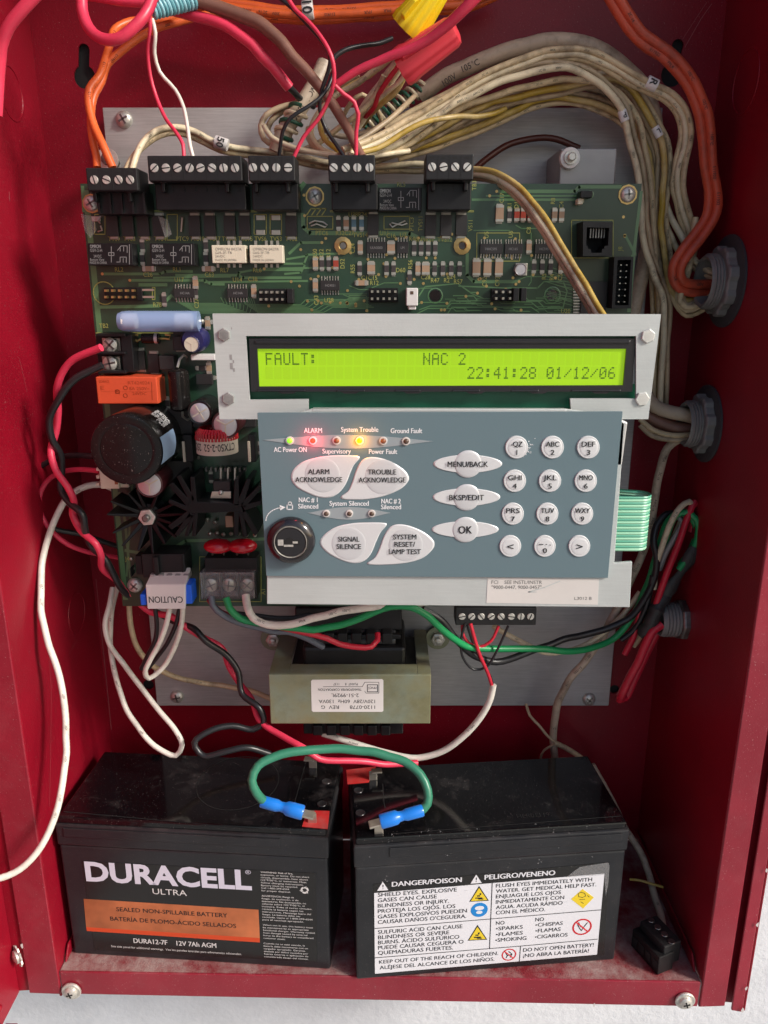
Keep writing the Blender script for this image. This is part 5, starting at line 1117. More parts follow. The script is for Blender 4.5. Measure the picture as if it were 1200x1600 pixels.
for i, (st, wd) in enumerate((('SHIELD EYES. EXPLOSIVE', 298), ('GASES CAN CAUSE', 222), ('BLINDNESS OR INJURY.', 268), ('PROTEJA LOS OJOS. LOS', 292), ('GASES EXPLOSIVOS PUEDEN', 336), ("CAUSAR DAÑOS O'CEGUERA.", 334))): L2t(st, 169, 596 + i * 20.5, wd)
for i, (st, wd) in enumerate((('SULFURIC ACID CAN CAUSE', 318), ('BLINDNESS OR SEVERE', 268), ('BURNS. ÁCIDO SULFÚRICO', 306), ('PUEDE CAUSAR CEGUERA O', 322), ('QUEMADURAS FUERTES.', 282))): L2t(st, 170, 736 + i * 19.5, wd)
for i, (st, wd) in enumerate((('FLUSH EYES IMMEDIATELY WITH', 362), ('WATER. GET MEDICAL HELP FAST.', 378), ('ENJUAGUE LOS OJOS', 244), ('INMEDIATAMENTE CON', 256), ('AGUA. ACUDA RÁPIDO', 250), ('CON EL MÉDICO.', 184))): L2t(st, 612, 562 + i * 20.2, wd, 16)
for st, x, y, wd in (('NO', 612, 702, 32), ('•SPARKS', 612, 723, 100), ('•FLAMES', 612, 745, 100), ('•SMOKING', 610, 766, 116), ('NO', 760, 689, 32), ('•CHISPAS', 760, 709, 102), ('•FLAMAS', 760, 731, 94), ('•CIGARROS', 758, 754, 122), ('KEEP OUT OF THE REACH OF CHILDREN.', 174, 848, 450), ('ALÉJESE DEL ALCANCE DE LOS NIÑOS.', 176, 869, 434), ('DO NOT OPEN BATTERY!', 714, 803, 264), ('¡NO ABRA LA BATERÍA!', 714, 824, 246)): L2t(st, x, y, wd, 16)
mb.build('lettering', M['print'], lb)
mb = MB(); L2t('DANGER/POISON', 222, 556, 262, 21, b=.03); L2t('PELIGRO/VENENO', 570, 530, 264, 21, b=.03)
for x, y in ((187, 563), (537, 536)): mb.prism(f2, uvs(f2, [X2((x, y - 18)), X2((x - 21, y + 16)), X2((x + 21, y + 13))]), .0003, .0004)
mb.build('heading', M['wlab'], lb)
mb = MB()
for x, y in ((187, 563), (537, 536)): L2t('!', x, y + 3, 5, 20, 'C', .03)
for x, y, s_ in ((548, 592, 37), (542, 738, 37)):
    mb.prism(f2, uvs(f2, [X2((x, y - 32)), X2((x - s_, y + 28)), X2((x + s_, y + 24))]), .0003, .00036)
mb.build('black_marks', M['print'], lb); mb = MB()
for q in mb.v: pass
for x, y, s_ in ((548, 593, 31), (542, 739, 31)): mb = MB(); mb.prism(f2, uvs(f2, [X2((x, y - 25)), X2((x - s_, y + 24)), X2((x + s_, y + 20))]), .0003, .0004); mb.build('warning_triangle', M['yellowp'], lb)
mb = MB(); mb.prism(f2, uvs(f2, [X2(q) for q in ((936, 572), (978, 604), (938, 645), (893, 610))]), .0003, .0004); mb.build('warning_diamond', M['yellowp'], lb)
mb = MB(); 
for x, y in ((548, 598), (542, 745)):
    for a, b, c_, d in ((-14, 6, 12, 10), (-8, -2, 4, 2), (2, -10, 8, -4), (-3, 10, 16, 13)): mb.prism(f2, uvs(f2, [X2((x + a, y + b)), X2((x + c_, y + b - 1)), X2((x + c_, y + d)), X2((x + a, y + d))]), .0004, .00045)
for q in ([(920, 592), (930, 586), (945, 590), (948, 600), (936, 606), (922, 602), (920, 592)], [(925, 614), (945, 612)], [(930, 622), (940, 628)], [(955, 598), (962, 604)]): mb.line(f2, [X2(p) for p in q], f2.m(900, 1400, .9), None, .00045)
mb.build('warning_pictogram', M['print'], lb)
mb = MB(); u, v = f2.uv(*X2((549, 650))); R = f2.m(749, 1421, 13.2); mb.prism(f2, circ(u, v, R, 28), .0003, .0004); mb.build('blue_disc', M['bluep'], lb)
mb = MB(); mb.prism(f2, circ(u, v + R * .25, R * .55, 16, R * .3), .0004, .00045); mb.prism(f2, circ(u, v - R * .35, R * .38, 16, R * .22), .0004, .00045); mb.build('goggles_mark', M['wlab'], lb)
for x, y, r in ((934, 714, 36), (660, 818, 27)):
    mb = MB(); u, v = f2.uv(*X2((x, y))); R = f2.m(*X2((x, y)), r / 2.4); n = 28; q = circ(u, v, R * .92, n); mb.line(f2, q + [q[0]], R * .17, None, .0004, px=False); c = R * .64; mb.line(f2, [(u - c, v + c), (u + c, v - c)], R * .14, None, .00046, px=False)
    mb.build('prohibition_ring', M['redp'], lb)
mb = MB()
for q in ([(918, 708), (926, 722), (932, 730), (945, 712), (955, 700)], [(922, 700), (930, 716)], [(648, 812), (655, 824), (650, 832)], [(660, 808), (672, 818), (666, 830)], [(655, 824), (672, 818)]): mb.line(f2, [X2(p) for p in q], f2.m(900, 1400, 1.4), None, .0004)
mb.build('prohibition_pictogram', M['print'], lb)
M['smear'] = mat('chalky_smear', (.55, .55, .56), .8, alpha=.16, bump=.4, bs=900)
mb = MB(); mb.prism(f2, uvs(f2, [(884, 1370), (905, 1354), (928, 1350), (950, 1347), (952, 1353), (950, 1380), (946, 1400), (944, 1366)]), .0004, .0005); mb.build('chalky_smear', M['smear'], t2)
mb = MB()
for k in range(170):
    x = random.uniform(565, 960); y = 1300 + abs(random.gauss(0, 70)) + (x - 560) * -.06; s_ = random.choice((.25, .35, .5, .9)); 
    if y < 1500: q = [f2.uv(x + s_ * math.cos(a) * random.uniform(.6, 1.8), y + s_ * math.sin(a)) for a in (0, 1.3, 2.6, 3.9, 5.2)]; mb.prism(f2, q, .00075, .0008)
o = mb.build('dust_specks', M['smear'], t2); o['kind'] = 'stuff'
# lid ridges and top furniture
for fr, t, xx in ((f1, t1, (.004, .1265)), (f2, t2, (.0185, .1475))):
    mb = MB(); mb.box(fr, xx[0], xx[1], .0830, .0886, .0007, .0013); mb.build('lid_rail', M['batt'], t, .0004)
def top_poly(g, pts, h0, h1, name, m, parent, bev=0): mb = MB(); mb.prism(g, uvs(g, pts, h1), h0, h1); return mb.build(name, M[m], parent, bev)
top_poly(g1, [(480, 1266), (515, 1267), (512, 1295), (472, 1291)], 0, .0003, 'red_terminal_mark', 'tred', lid1)
top_poly(g2, [(541, 1203), (588, 1197), (576, 1222), (543, 1225)], 0, .0003, 'red_terminal_mark', 'tred', lid2)
lw = .0005; mb = MB(); mb.line(g1, [(478, 1190), (463, 1245), (458, 1262)], lw, None, .00008); mb.line(g1, [(100, 1268), (455, 1300), (456, 1306)], lw, None, .00008); q = circ(*g1.uv(372, 1222), .024, 40, .026); mb.line(g1, q + [q[0]], .0006, None, .0001, px=False)
mb.build('lid_seam', M['slot'], lid1)
mb = MB(); mb.line(g2, [(598, 1225), (600, 1255), (602, 1262)], lw, None, .00008); mb.line(g2, [(612, 1303), (970, 1275)], lw, None, .00008); mb.build('lid_seam', M['slot'], lid2)
for g, pts, ld in ((g1, ((510, 1221), (503, 1256)), lid1), (g2, ((560, 1235), (563, 1270)), lid2)):
    for x, y in pts: u, v = g.uv(x, y); mb = MB(); mb.lathe(g, u, v, [(.0028, .00005), (.0026, .0003), (.0022, .0001), (.0001, .0001)], 20, cap=False); mb.build('vent_mark', M['batt'], ld)
mb = MB(); mb.text(g2, 'HER01119', 833, 1274, 9, 52, .0001, flip=False, bold=.0); mb.build('moulded_code', M['blackdull'], lid2)
def tab(g, px, py, ld, flip=1, yaw=0):
    u, v = g.uv(px, py); mb = MB(); mb.box(g, u - .0024, u + .0024, v - .0003, v + .0004, 0, .0062); mb.box(g, u - .0052 * (flip > 0) - .001 * (flip < 0), u + .001 * (flip > 0) + .0052 * (flip < 0), v - .0023, v + .0023, .0058, .0066); mb.build('terminal_tab', M['tin'], ld, .0002)
tab(g1, 489, 1200, lid1, 1); tab(g1, 488, 1286, lid1, 1); tab(g2, 583, 1219, lid2, -1); tab(g2, 592, 1303, lid2, -1)

# loose connector lying on the floor
lc = thing('loose_connector', 'black four-way screw connector lying loose on the dusty floor', 'connector')
o0 = PZ(1027, 1524, ZF + .0003); exx = (PZ(986, 1478, ZF + .0003) - o0); exx.normalize(); fr = Fr(o0, exx * -1, V((0, 0, 1)).cross(exx * -1), (0, 0, 1))
Lc = (PZ(986, 1478, ZF) - o0).length
mb = MB(); mb.box(fr, -Lc, 0, 0, .011, 0, .0125); bdy = mb.build('plug_body', M['black'], lc, .0005); mb = MB(); mb.box(fr, -Lc + .001, -.001, .004, .0165, .003, .0175); mb.build('plug_top', M['blackdull'], lc, .0007)
for i in range(4):
    u = -Lc * (.12 + .25 * i); mb = MB(); mb.lathe(fr, u, .0105, [(.0021, .0175), (.0019, .0178), (.0001, .0178)], 14, cap=False); mb.build('screw', M['steeld'], lc); mb = MB(); mb.box(fr, u - .0018, u + .0018, -.0003, .001, .003, .0085); mb.build('wire_opening', M['slot'], bdy)
# ================================================================ wires and cables, each run a thing of its own
def W(label, col, rpx, pts, name='wire', cat='wire', group=None, strands=None, marks=(), flat=1.0, rfun=None, n=10, prints=()):
    if col in ('cream', 'creamlt', 'yellow', 'tan') and 4.9 < rpx < 7: rpx *= .83
    q = [pts[0]]
    for i in range(1, len(pts)):       # small irregular bends of a stiff wire
        a, b = pts[i - 1], pts[i]
        if i > 1 and math.hypot(b[0] - a[0], b[1] - a[1]) > 40:
            pm = pts[i - 2]; pn = pts[min(i + 1, len(pts) - 1)]
            m = [(-pm[k] + 9 * a[k] + 9 * b[k] - pn[k]) / 16 for k in range(3)]
            q.append((m[0] + random.gauss(0, .9), m[1] + random.gauss(0, .9), m[2]))
        q.append((b[0] + random.gauss(0, .5), b[1] + random.gauss(0, .5), b[2]) if i < len(pts) - 1 else b)
    pts = q
    P3 = [P(x, y, Y / 1000) for x, y, Y in pts]; mid = P3[len(P3) // 2]
    r = rpx * (mid.y * CP - mid.z * SP) / F
    mb = MB(); mb.tube(P3, r, n, flat=flat, rfun=rfun); o = mb.build(name, WM[col]); tag(o, label, cat, group)
    for (x, y, Y, st, l, tiltx, tilty) in marks:          # white number sleeves: position, text, length px, cable direction
        c = P(x, y, Y / 1000); d = P(x + tiltx, y + tilty, Y / 1000) - c; f = axis(c - d.normalized() * (l / 2) * r / rpx, c)
        L_ = l * r / rpx; R = r * (1.95 if strands else 1.28); mb = MB(); mb.lathe(f, 0, 0, [(R * .95, 0), (R, L_ * .05), (R, L_ * .95), (R * .95, L_)], 18); k = mb.build('number_sleeve', M['white'], o)
        ff = Fr(c - V((0, R + .0002, 0)), (1, 0, 0), (0, 0, 1)); dd = d.normalized(); up = V((0, -1, 0)).cross(dd)
        ff = Fr(c + V((0, -1, 0)) * (R + .0002), dd, up, (0, -1, 0)); mb = MB()
        vs_, fs_ = text_data(st, .02); x0 = min(q.x for q in vs_); x1 = max(q.x for q in vs_); sc = R * 1.1 / CAP
        mb.add([ff.w((q.y - CAP / 2) * sc, -(q.x - (x0 + x1) / 2) * sc, 0) for q in vs_], fs_); mb.build('sleeve_number', M['print'], k)
    prints = list(prints)
    if col in ('cream', 'creamlt', 'redor', 'orange', 'jacket', 'white') and rpx > 4.1 and not prints:
        for i in range(1, len(pts) - 2):
            a, b = pts[i], pts[i + 1]; L_ = math.hypot(b[0] - a[0], b[1] - a[1])
            if L_ > 17 and random.random() < .34:
                an = -math.atan2(b[1] - a[1], b[0] - a[0]); prints.append((random.choice(('AWG 16', 'FPLR', 'E11932', '300V', '105°C', '2C 16')), (a[0] + b[0]) / 2 + math.sin(an) * -.2 * rpx, (a[1] + b[1]) / 2, (a[2] + b[2]) / 2, rpx * .62, an))
    for (st, x, y, Y, hp, ang) in prints:                 # printing along a cable sheath
        c = P(x, y, Y / 1000); f = FY(c.y - r - .0002); mb = MB(); mb.text(f, st, x, y, hp, ang=ang); mb.build('sheath_print', M['print'], o)
    return o
def off(pts, dx, dy, dY=0): return [(x + dx, y + dy, Y + dY) for x, y, Y in pts]
def offn(pts, d, dY=0):         # parallel run, shifted sideways by d pixels
    out = []
    for i, (x, y, Y) in enumerate(pts):
        a = pts[max(i - 1, 0)]; b = pts[min(i + 1, len(pts) - 1)]; dx, dy = b[0] - a[0], b[1] - a[1]; l = math.hypot(dx, dy) or 1
        out.append((x - dy / l * d, y + dx / l * d, Y + dY))
    return out
# --- top left
W('thick red wire crossing the extreme upper left corner and running down the edge', 'pink', 9.5, [(60, -12, 345), (38, 12, 345), (14, 42, 346), (2, 72, 348), (-2, 120, 350), (-6, 180, 350)])
W('thick red wire curled in a loose hanging loop left of the pale blue coil', 'pink', 9, [(128, -14, 400), (129, 14, 398), (138, 42, 395), (158, 60, 392), (184, 61, 390), (206, 46, 390), (224, 25, 392), (236, 4, 396), (240, -14, 398)])
W('short red wire running level along the very top edge into the pale blue coil', 'pink', 7, [(136, -6, 410), (165, -2, 408), (200, 4, 406), (228, 2, 405), (245, -6, 405)])
W('red wire slanting from the pale blue coil to a black joint near the cream bundle', 'pink', 8.5, [(255, 12, 425), (285, 20, 424), (330, 32, 420), (375, 55, 418), (410, 88, 418), (440, 122, 420), (452, 137, 422)])
W('short black wire stub continuing the slanting red wire', 'black', 5, [(448, 133, 421), (458, 143, 424), (470, 155, 430), (490, 166, 440)])
orl = [(400, 24, 440), (340, 20, 438), (296, 30, 434), (250, 42, 428), (215, 60, 424), (188, 82, 420), (168, 100, 418), (158, 128, 415)]
W('orange cable dropping to the far left screw of the corner connector', 'orange', 6.2, orl + [(146, 152, 412), (142, 185, 408), (146, 222, 403), (152, 262, 399)], cat='cable')
W('orange cable with a frayed end entering the second screw of the corner connector', 'orange', 6.2, [(300, 22, 446), (258, 30, 442), (205, 33, 436), (180, 46, 430), (172, 66, 424), (165, 92, 418), (156, 118, 412), (140, 140, 408), (138, 165, 405), (147, 195, 402), (162, 228, 398), (176, 262, 396)], cat='cable')
og = [(780, -18, 452), (730, 4, 451), (680, 8, 450), (620, 14, 449), (560, 19, 448), (500, 22, 448), (440, 21, 448), (400, 16, 448), (330, 4, 448), (280, 0, 448)]
W('uppermost orange cable of the row crossing the top of the photo', 'orange', 6.8, offn(og, 6), cat='cable')
W('middle orange cable of the row crossing the top, wearing a white number sleeve', 'orange', 6.8, off(og, 0, 1, -4), cat='cable', strands=1, marks=[(481, 16, 441, '10', 17, 10, -1)])
W('lowest orange cable of the row crossing the top of the photo', 'orange', 6.4, offn(og, -9, 2), cat='cable')
br = [(286, -8, 420), (330, 8, 420), (370, 22, 418), (405, 36, 416), (440, 66, 414), (475, 108, 412), (505, 143, 410), (530, 178, 407), (548, 210, 402), (566, 246, 397)]
W('thick brown jacketed cable slanting from the top left to the connector beside the relay', 'brown', 10.5, br, cat='cable', rfun=lambda t: 1 - .35 * max(0, (t - .35) / .65) ** .7)
W('thin red wire dropping from the pale blue coil to the eight-screw connector', 'pink', 2.9, [(234, 24, 404), (235, 45, 405), (231, 80, 408), (234, 118, 410), (243, 148, 410), (258, 184, 406), (276, 208, 400), (286, 226, 397), (287, 250, 396)])
W('thin white wire dropping from the pale blue coil to the eight-screw connector', 'white', 2.9, [(238, 30, 406), (243, 50, 405), (241, 82, 408), (250, 112, 410), (274, 140, 410), (287, 168, 406), (293, 205, 400), (297, 228, 397), (303, 250, 396)])
# helices of thin wire
def coil(label, p0, p1, R, turns, cols, rw, name='wire_coil'):
    a, b = P(*p0[:2], p0[2] / 1000), P(*p1[:2], p1[2] / 1000); f = axis(a, b); L_ = (b - a).length; k = R * (a.y * CP - a.z * SP) / F; w_ = rw * (a.y * CP - a.z * SP) / F
    for j, (c, lb) in enumerate(zip(cols, label)):
        pts = []; N = int(turns * 14)
        for i in range(N + 1): t = i / N; an = 2 * math.pi * turns * t + j * 2 * math.pi / len(cols); pts.append(f.w(k * math.cos(an), k * math.sin(an), L_ * t))
        mb = MB(); mb.tube(pts, w_, 8, .0012); tag(mb.build(name, WM[c]), lb, 'wire')
coil(['pale blue wire wound in a tight coil round the brown cable', 'bluish green wire wound within the pale blue coil round the brown cable'], (236, 14, 408), (304, -2, 420), 13, 6, ['ltblue', 'aqua'], 2.9)
coil(['dark green wire twisted in a spiral behind the cream bundle under the red wire nut', 'white wire twisted in a spiral behind the cream bundle under the red wire nut'], (566, 196, 446), (662, 136, 450), 11, 5.5, ['dkgreen', 'creamlt'], 3.0)
coil(['dark green wire wrapped round the slanting beige jacket left of the brown cable', 'white wire wrapped round the slanting beige jacket left of the brown cable'], (440, 216, 428), (470, 168, 430), 15, 2, ['dkgreen', 'creamlt'], 3.0)
# --- red / black thin wires over the middle
W('thin black wire from the top edge bending past the brown cable to the fourth connector', 'black', 3.2, [(430, -8, 396), (455, 12, 395), (482, 40, 392), (505, 66, 390), (516, 88, 390), (512, 112, 392), (502, 140, 394), (500, 170, 396), (508, 200, 397), (522, 222, 396), (540, 248, 394)])
W('thin bright red wire from the top edge running down to the third connector', 'pink', 3.2, [(447, -8, 392), (462, 14, 391), (492, 46, 388), (513, 76, 386), (521, 100, 386), (523, 128, 388), (513, 155, 390), (497, 185, 392), (474, 215, 394), (458, 248, 395)])
W('thin bright red wire kinked to the right ending at the fourth connector', 'pink', 3.2, [(524, 134, 386), (538, 147, 387), (554, 160, 388), (560, 178, 389), (557, 205, 391), (556, 250, 393)])
W('thin black wire arching left over the beige jacket down to the third connector', 'black', 3.0, [(520, 116, 394), (512, 136, 392), (498, 155, 390), (478, 168, 388), (455, 184, 388), (442, 205, 390), (435, 248, 395)])
W('short black wire curving from the wire nuts over to the brown cable', 'black', 3.8, [(612, 60, 420), (592, 68, 414), (565, 72, 408), (540, 78, 402), (523, 90, 396), (516, 104, 392)])
W('thick red wire stretching from under the wire nuts down to the centre crossing', 'pink', 9, [(752, -14, 372), (728, 12, 374), (700, 38, 378), (668, 62, 382), (632, 80, 385), (590, 96, 388), (553, 113, 390), (527, 131, 392)], rfun=lambda t: 1 - .35 * t)
# --- wire nuts
def nut(label, p0, p1, r0, r1, m, fl):
    a, b = P(*p0[:2], p0[2] / 1000), P(*p1[:2], p1[2] / 1000); f = axis(a, b); L_ = (b - a).length; k = (a.y * CP - a.z * SP) / F
    t = thing('wire_nut', label, 'wire nut', 'twist-on wire nuts'); mb = MB()
    mb.lathe(f, 0, 0, [(r0 * k * .8, .001), (r0 * k, 0), (r0 * k * 1.02, L_ * .12), (r0 * k * .94, L_ * .20), (r1 * k * 1.05, L_ * .9), (r1 * k * .9, L_ * .97), (r1 * k * .5, L_)], 72, flute=(fl, .05)); mb.build('shell', M[m], t)
    mb = MB(); mb.lathe(f, 0, 0, [(r0 * k * .78, .0012), (.0001, .0013)], 30, cap=False); mb.build('mouth', M['slot'], t)
    for s_ in (0, math.pi):
        c, sn = math.cos(s_), math.sin(s_); mb = MB(); e = .0011; q = [(r0 * k * .85, .002), (r0 * k * 1.32, .004), (r0 * k * 1.22, L_ * .45), (r1 * k * 1.0, L_ * .75)]
        ff = Fr(f.o, f.ex * c, f.ez, (f.ex * c).cross(f.ez)); mb.prism(ff, q, -e, e); mb.build('wing', M[m], t, .0004)
nut('yellow twist-on wire nut at the top edge above the red one', (636, 47, 398), (694, -34, 390), 29, 19, 'ywn', 12)
nut('red twist-on wire nut closing the ends of the cream wires', (627, 106, 396), (714, 45, 388), 28, 21, 'rwn', 9)
# --- cream fan of wires below the wire nuts
fan = [('cream', [(648, 60, 408), (622, 78, 414), (596, 104, 420), (560, 130, 424), (520, 152, 426), (494, 180, 424), (486, 208, 420), (500, 232, 414), (528, 244, 408)], 5.2, 'cream wire from the yellow wire nut making the outermost left curl'),
 ('yellow', [(640, 66, 412), (612, 88, 418), (578, 118, 424), (540, 138, 428), (512, 160, 428), (500, 190, 424), (506, 216, 418), (530, 236, 412)], 5.0, 'yellowed wire from the yellow wire nut curling beside the cream one'),
 ('creamlt', [(652, 66, 405), (632, 84, 410), (606, 112, 414), (582, 146, 418), (564, 172, 424), (552, 196, 430), (548, 222, 432)], 5.0, 'pale cream wire running steeply down from the yellow wire nut'),
 ('cream', [(622, 92, 410), (600, 122, 414), (578, 158, 420), (560, 186, 428), (545, 208, 434)], 5.4, 'cream wire just left of the steep pale one under the red wire nut'),
 ('yellow', [(632, 100, 404), (630, 118, 408), (618, 142, 414), (598, 160, 420), (580, 178, 428), (566, 196, 436)], 4.6, 'yellow wire bowing right under the red wire nut'),
 ('red', [(622, 104, 408), (606, 126, 412), (592, 148, 416), (586, 166, 420), (570, 184, 428)], 3.8, 'dull red wire among the cream ones under the red wire nut'),
 ('creamlt', [(640, 98, 402), (636, 112, 404), (624, 128, 408), (608, 140, 412), (586, 160, 420)], 3.6, 'short pale wire leaving the mouth of the red wire nut'),
 ('tan', [(560, 116, 434), (530, 134, 436), (505, 150, 438), (470, 160, 438), (438, 168, 436), (416, 180, 434), (408, 198, 432), (412, 216, 430), (430, 228, 428), (462, 234, 424), (500, 238, 420)], 5.4, 'tan wire in the wide leftmost loop above the third connector'),
 ('tan', [(556, 126, 438), (520, 146, 440), (486, 162, 441), (450, 170, 440), (424, 188, 438), (418, 206, 436), (426, 218, 434), (448, 224, 430)], 4.6, 'second tan wire nested inside the wide leftmost loop'),
 ('cream', [(538, 178, 436), (548, 160, 432), (566, 148, 430), (584, 162, 432), (596, 188, 436), (590, 206, 438), (574, 202, 440)], 3.6, 'cream wire making a small tight loop left of the green spiral'),
 ('jacket', [(500, 198, 440), (520, 210, 442), (545, 214, 442), (575, 206, 440), (600, 196, 440)], 4.2, 'beige wire lying level behind the middle of the cream bundle'),
 ('cream', [(482, 200, 430), (484, 218, 426), (498, 236, 420), (525, 244, 412)], 4.8, 'cream wire in the innermost left curl above the fourth connector')]
for c, pts, r, lb in fan: W(lb, c, r, pts)
W('pale beige jacketed cable slanting behind the thin red and black wires', 'jacket', 13, [(507, 100, 440), (496, 128, 436), (474, 160, 433), (452, 192, 430), (438, 222, 428), (432, 238, 428)], cat='cable')
# --- the big arch to the right
W('thick beige cable printed 100V 105°C, backmost of the big arch', 'jacket', 12.5, [(655, 150, 450), (700, 118, 447), (745, 97, 445), (800, 78, 443), (850, 66, 442), (900, 66, 442), (945, 82, 443), (985, 114, 445), (1012, 152, 447), (1024, 205, 450), (1023, 290, 453), (1014, 370, 455), (1000, 440, 456), (985, 510, 457), (975, 580, 457)], cat='cable', prints=[('100V', 702, 124, 446, 9, .55), ('105°C', 735, 102, 445, 9, .40)])
B = [(535, 234, 402), (570, 222, 408), (612, 203, 414), (655, 178, 418), (700, 150, 420), (745, 122, 420), (800, 98, 420), (850, 80, 420), (905, 76, 421), (950, 92, 424), (990, 116, 427), (1018, 130, 430), (1050, 146, 433), (1072, 172, 436), (1080, 205, 438), (1072, 250, 440), (1067, 290, 442), (1077, 335, 444), (1088, 370, 445), (1078, 420, 444), (1066, 462, 442), (1074, 477, 440), (1098, 466, 438), (1124, 452, 436)]
W('cream wire at the crest of the big arch, wearing the sleeve marked R', 'cream', 6, B, marks=[(1018, 131, 430, 'R', 18, 10, 5)], strands=1, group=None)
W('cream wire running along the underside of the sleeved crest wire', 'creamlt', 5.6, offn(B, 8.5, 1))
C = [(545, 246, 402), (580, 238, 410), (622, 222, 414), (668, 192, 416), (710, 162, 417), (760, 138, 418), (810, 118, 418), (860, 107, 418), (905, 112, 420), (942, 136, 424), (968, 165, 427), (980, 205, 429), (993, 255, 431), (1001, 310, 434), (1004, 365, 437), (1016, 415, 440), (1034, 458, 442), (1037, 500, 443), (1034, 577, 444), (1031, 648, 446)]
W('bright cream wire under the arch with its own sleeve, hugging the board\'s right edge', 'creamlt', 6.6, C, marks=[(974, 181, 428, 'P', 17, 4, 12)])
W('cream wire close below the bright sleeved one, sweeping from the fourth connector', 'cream', 5.8, [(562, 246, 410), (606, 238, 416), (650, 218, 420), (690, 190, 422), (730, 164, 424), (780, 148, 425), (830, 134, 426), (880, 124, 428), (925, 128, 430), (965, 145, 433), (992, 175, 436), (1006, 225, 440), (1018, 300, 444), (1022, 380, 446), (1030, 470, 447), (1024, 560, 448), (1020, 650, 448)])
D = [(572, 248, 416), (630, 228, 422), (680, 204, 426), (725, 180, 428), (775, 158, 430), (830, 146, 432), (880, 136, 433), (925, 126, 433), (962, 124, 434), (986, 138, 436), (1008, 170, 438), (1026, 204, 440), (1038, 245, 442), (1035, 300, 443), (1033, 350, 444), (1040, 410, 445), (1046, 448, 445), (1062, 466, 443), (1090, 470, 440)]
W('yellow striped wire dropping on the right with a sleeve at its bend', 'yellow', 6.2, D, marks=[(1027, 206, 438, 'L', 17, 6, 12)])
W('tan wire pressed against the yellow striped sleeved wire', 'tan', 5.2, offn(D, 9, 4))
E_ = [(620, 240, 428), (680, 222, 432), (735, 202, 435), (790, 178, 437), (830, 160, 438), (872, 152, 439), (925, 160, 440), (965, 178, 442), (992, 200, 444), (1012, 240, 446), (1020, 300, 448), (1024, 360, 449), (1026, 430, 450), (1030, 520, 450), (1028, 640, 450)]
W('mustard yellow wire lowest in the arch crossing the grey plate', 'yellow', 6, E_); W('brownish cream wire just above the mustard yellow one', 'tan', 5.6, offn(E_, -9, 2)); W('grey-cream wire just below the mustard yellow one', 'cream', 5.0, offn(E_, 9, 3), marks=[(938, 174, 448, '21', 14, 10, 5)])
W('dusty tan wire filling the middle of the bundle above the grey plate', 'tan', 6, [(600, 215, 436), (650, 196, 438), (700, 178, 440), (750, 166, 441), (800, 150, 442), (860, 134, 443), (920, 138, 444), (970, 160, 446), (998, 205, 448), (1012, 270, 450), (1018, 350, 452)])
W('dusty cream wire just under the thick printed cable', 'cream', 6.4, [(600, 200, 430), (650, 172, 434), (700, 146, 436), (750, 120, 437), (810, 100, 438), (870, 92, 438), (930, 104, 440), (975, 132, 442), (1000, 168, 444)])
W('cream wire looping from the right side into the upper gland', 'creamlt', 6.0, [(1036, 300, 452), (1046, 335, 450), (1064, 368, 446), (1082, 400, 442), (1100, 418, 438), (1124, 430, 436)])
W('second cream wire beside the one looping into the upper gland', 'cream', 5.6, [(1028, 310, 455), (1040, 350, 452), (1058, 388, 448), (1078, 412, 444), (1098, 428, 440), (1124, 440, 438)])
W('cream wire hairpin below the red-orange cable at the upper gland', 'cream', 6.0, [(1087, 340, 440), (1082, 390, 438), (1070, 440, 436), (1062, 470, 436), (1070, 480, 436), (1090, 478, 436), (1124, 462, 436)])
ro = [(950, -20, 425), (975, 22, 426), (1000, 55, 427), (1038, 82, 428), (1066, 112, 429), (1090, 152, 430), (1104, 205, 431), (1108, 260, 432), (1114, 300, 433), (1110, 340, 433), (1090, 370, 432), (1070, 395, 431), (1058, 420, 431), (1062, 442, 433), (1082, 450, 435), (1124, 450, 437)]
W('outer red-orange cable curving down the right side into the upper gland', 'redor', 7.6, offn(ro, -6), cat='cable'); W('inner red-orange cable curving down the right side into the upper gland', 'redor', 7.6, offn(ro, 7, 2), cat='cable')

W('cream wire third of the parallel strands at the crest of the big arch', 'cream', 5.4, offn(B, 16, 3)); W('grubby tan wire tucked inside the bright sleeved wire under the arch', 'tan', 5.2, offn(C, -9, 4)); W('cream wire tracking just outside the yellow striped sleeved wire', 'cream', 5.2, offn(D, -9, 5))
W('yellow wire crossing over the cream strands left of the arch', 'yellow', 5.2, [(556, 240, 398), (590, 232, 402), (628, 210, 406), (668, 190, 410), (700, 184, 414), (745, 182, 424), (790, 170, 432)])
W('tan wire crossing upward from the fourth connector to the green spiral', 'tan', 5.0, [(530, 242, 404), (556, 222, 410), (590, 200, 418), (624, 172, 428), (648, 150, 440)])
W('cream wire crossing beneath the brown cable to the left loops', 'cream', 5.2, [(470, 236, 424), (500, 222, 424), (530, 200, 422), (560, 178, 420), (585, 150, 418), (600, 118, 412)])
W('creased cream wire bowing down above the third connector', 'creamlt', 5.0, [(412, 196, 424), (424, 214, 420), (450, 228, 416), (490, 238, 412), (530, 244, 408), (580, 244, 410), (640, 236, 418)])
W('pale wire curling up to the yellow wire nut behind the red one', 'creamlt', 5.0, [(560, 200, 430), (580, 172, 426), (604, 140, 420), (628, 104, 414), (646, 70, 408), (652, 56, 404)])
W('second green wire looping at the right of the taped bundle', 'green', 5.0, [(1060, 890, 428), (1078, 868, 428), (1090, 838, 429), (1088, 812, 430), (1072, 800, 432), (1056, 806, 434), (1044, 830, 436), (1036, 870, 437)])
W('grey wire inside the taped bundle loop', 'grey', 4.6, [(1030, 890, 434), (1042, 862, 433), (1056, 836, 433), (1066, 816, 434), (1060, 806, 436), (1046, 818, 438)])
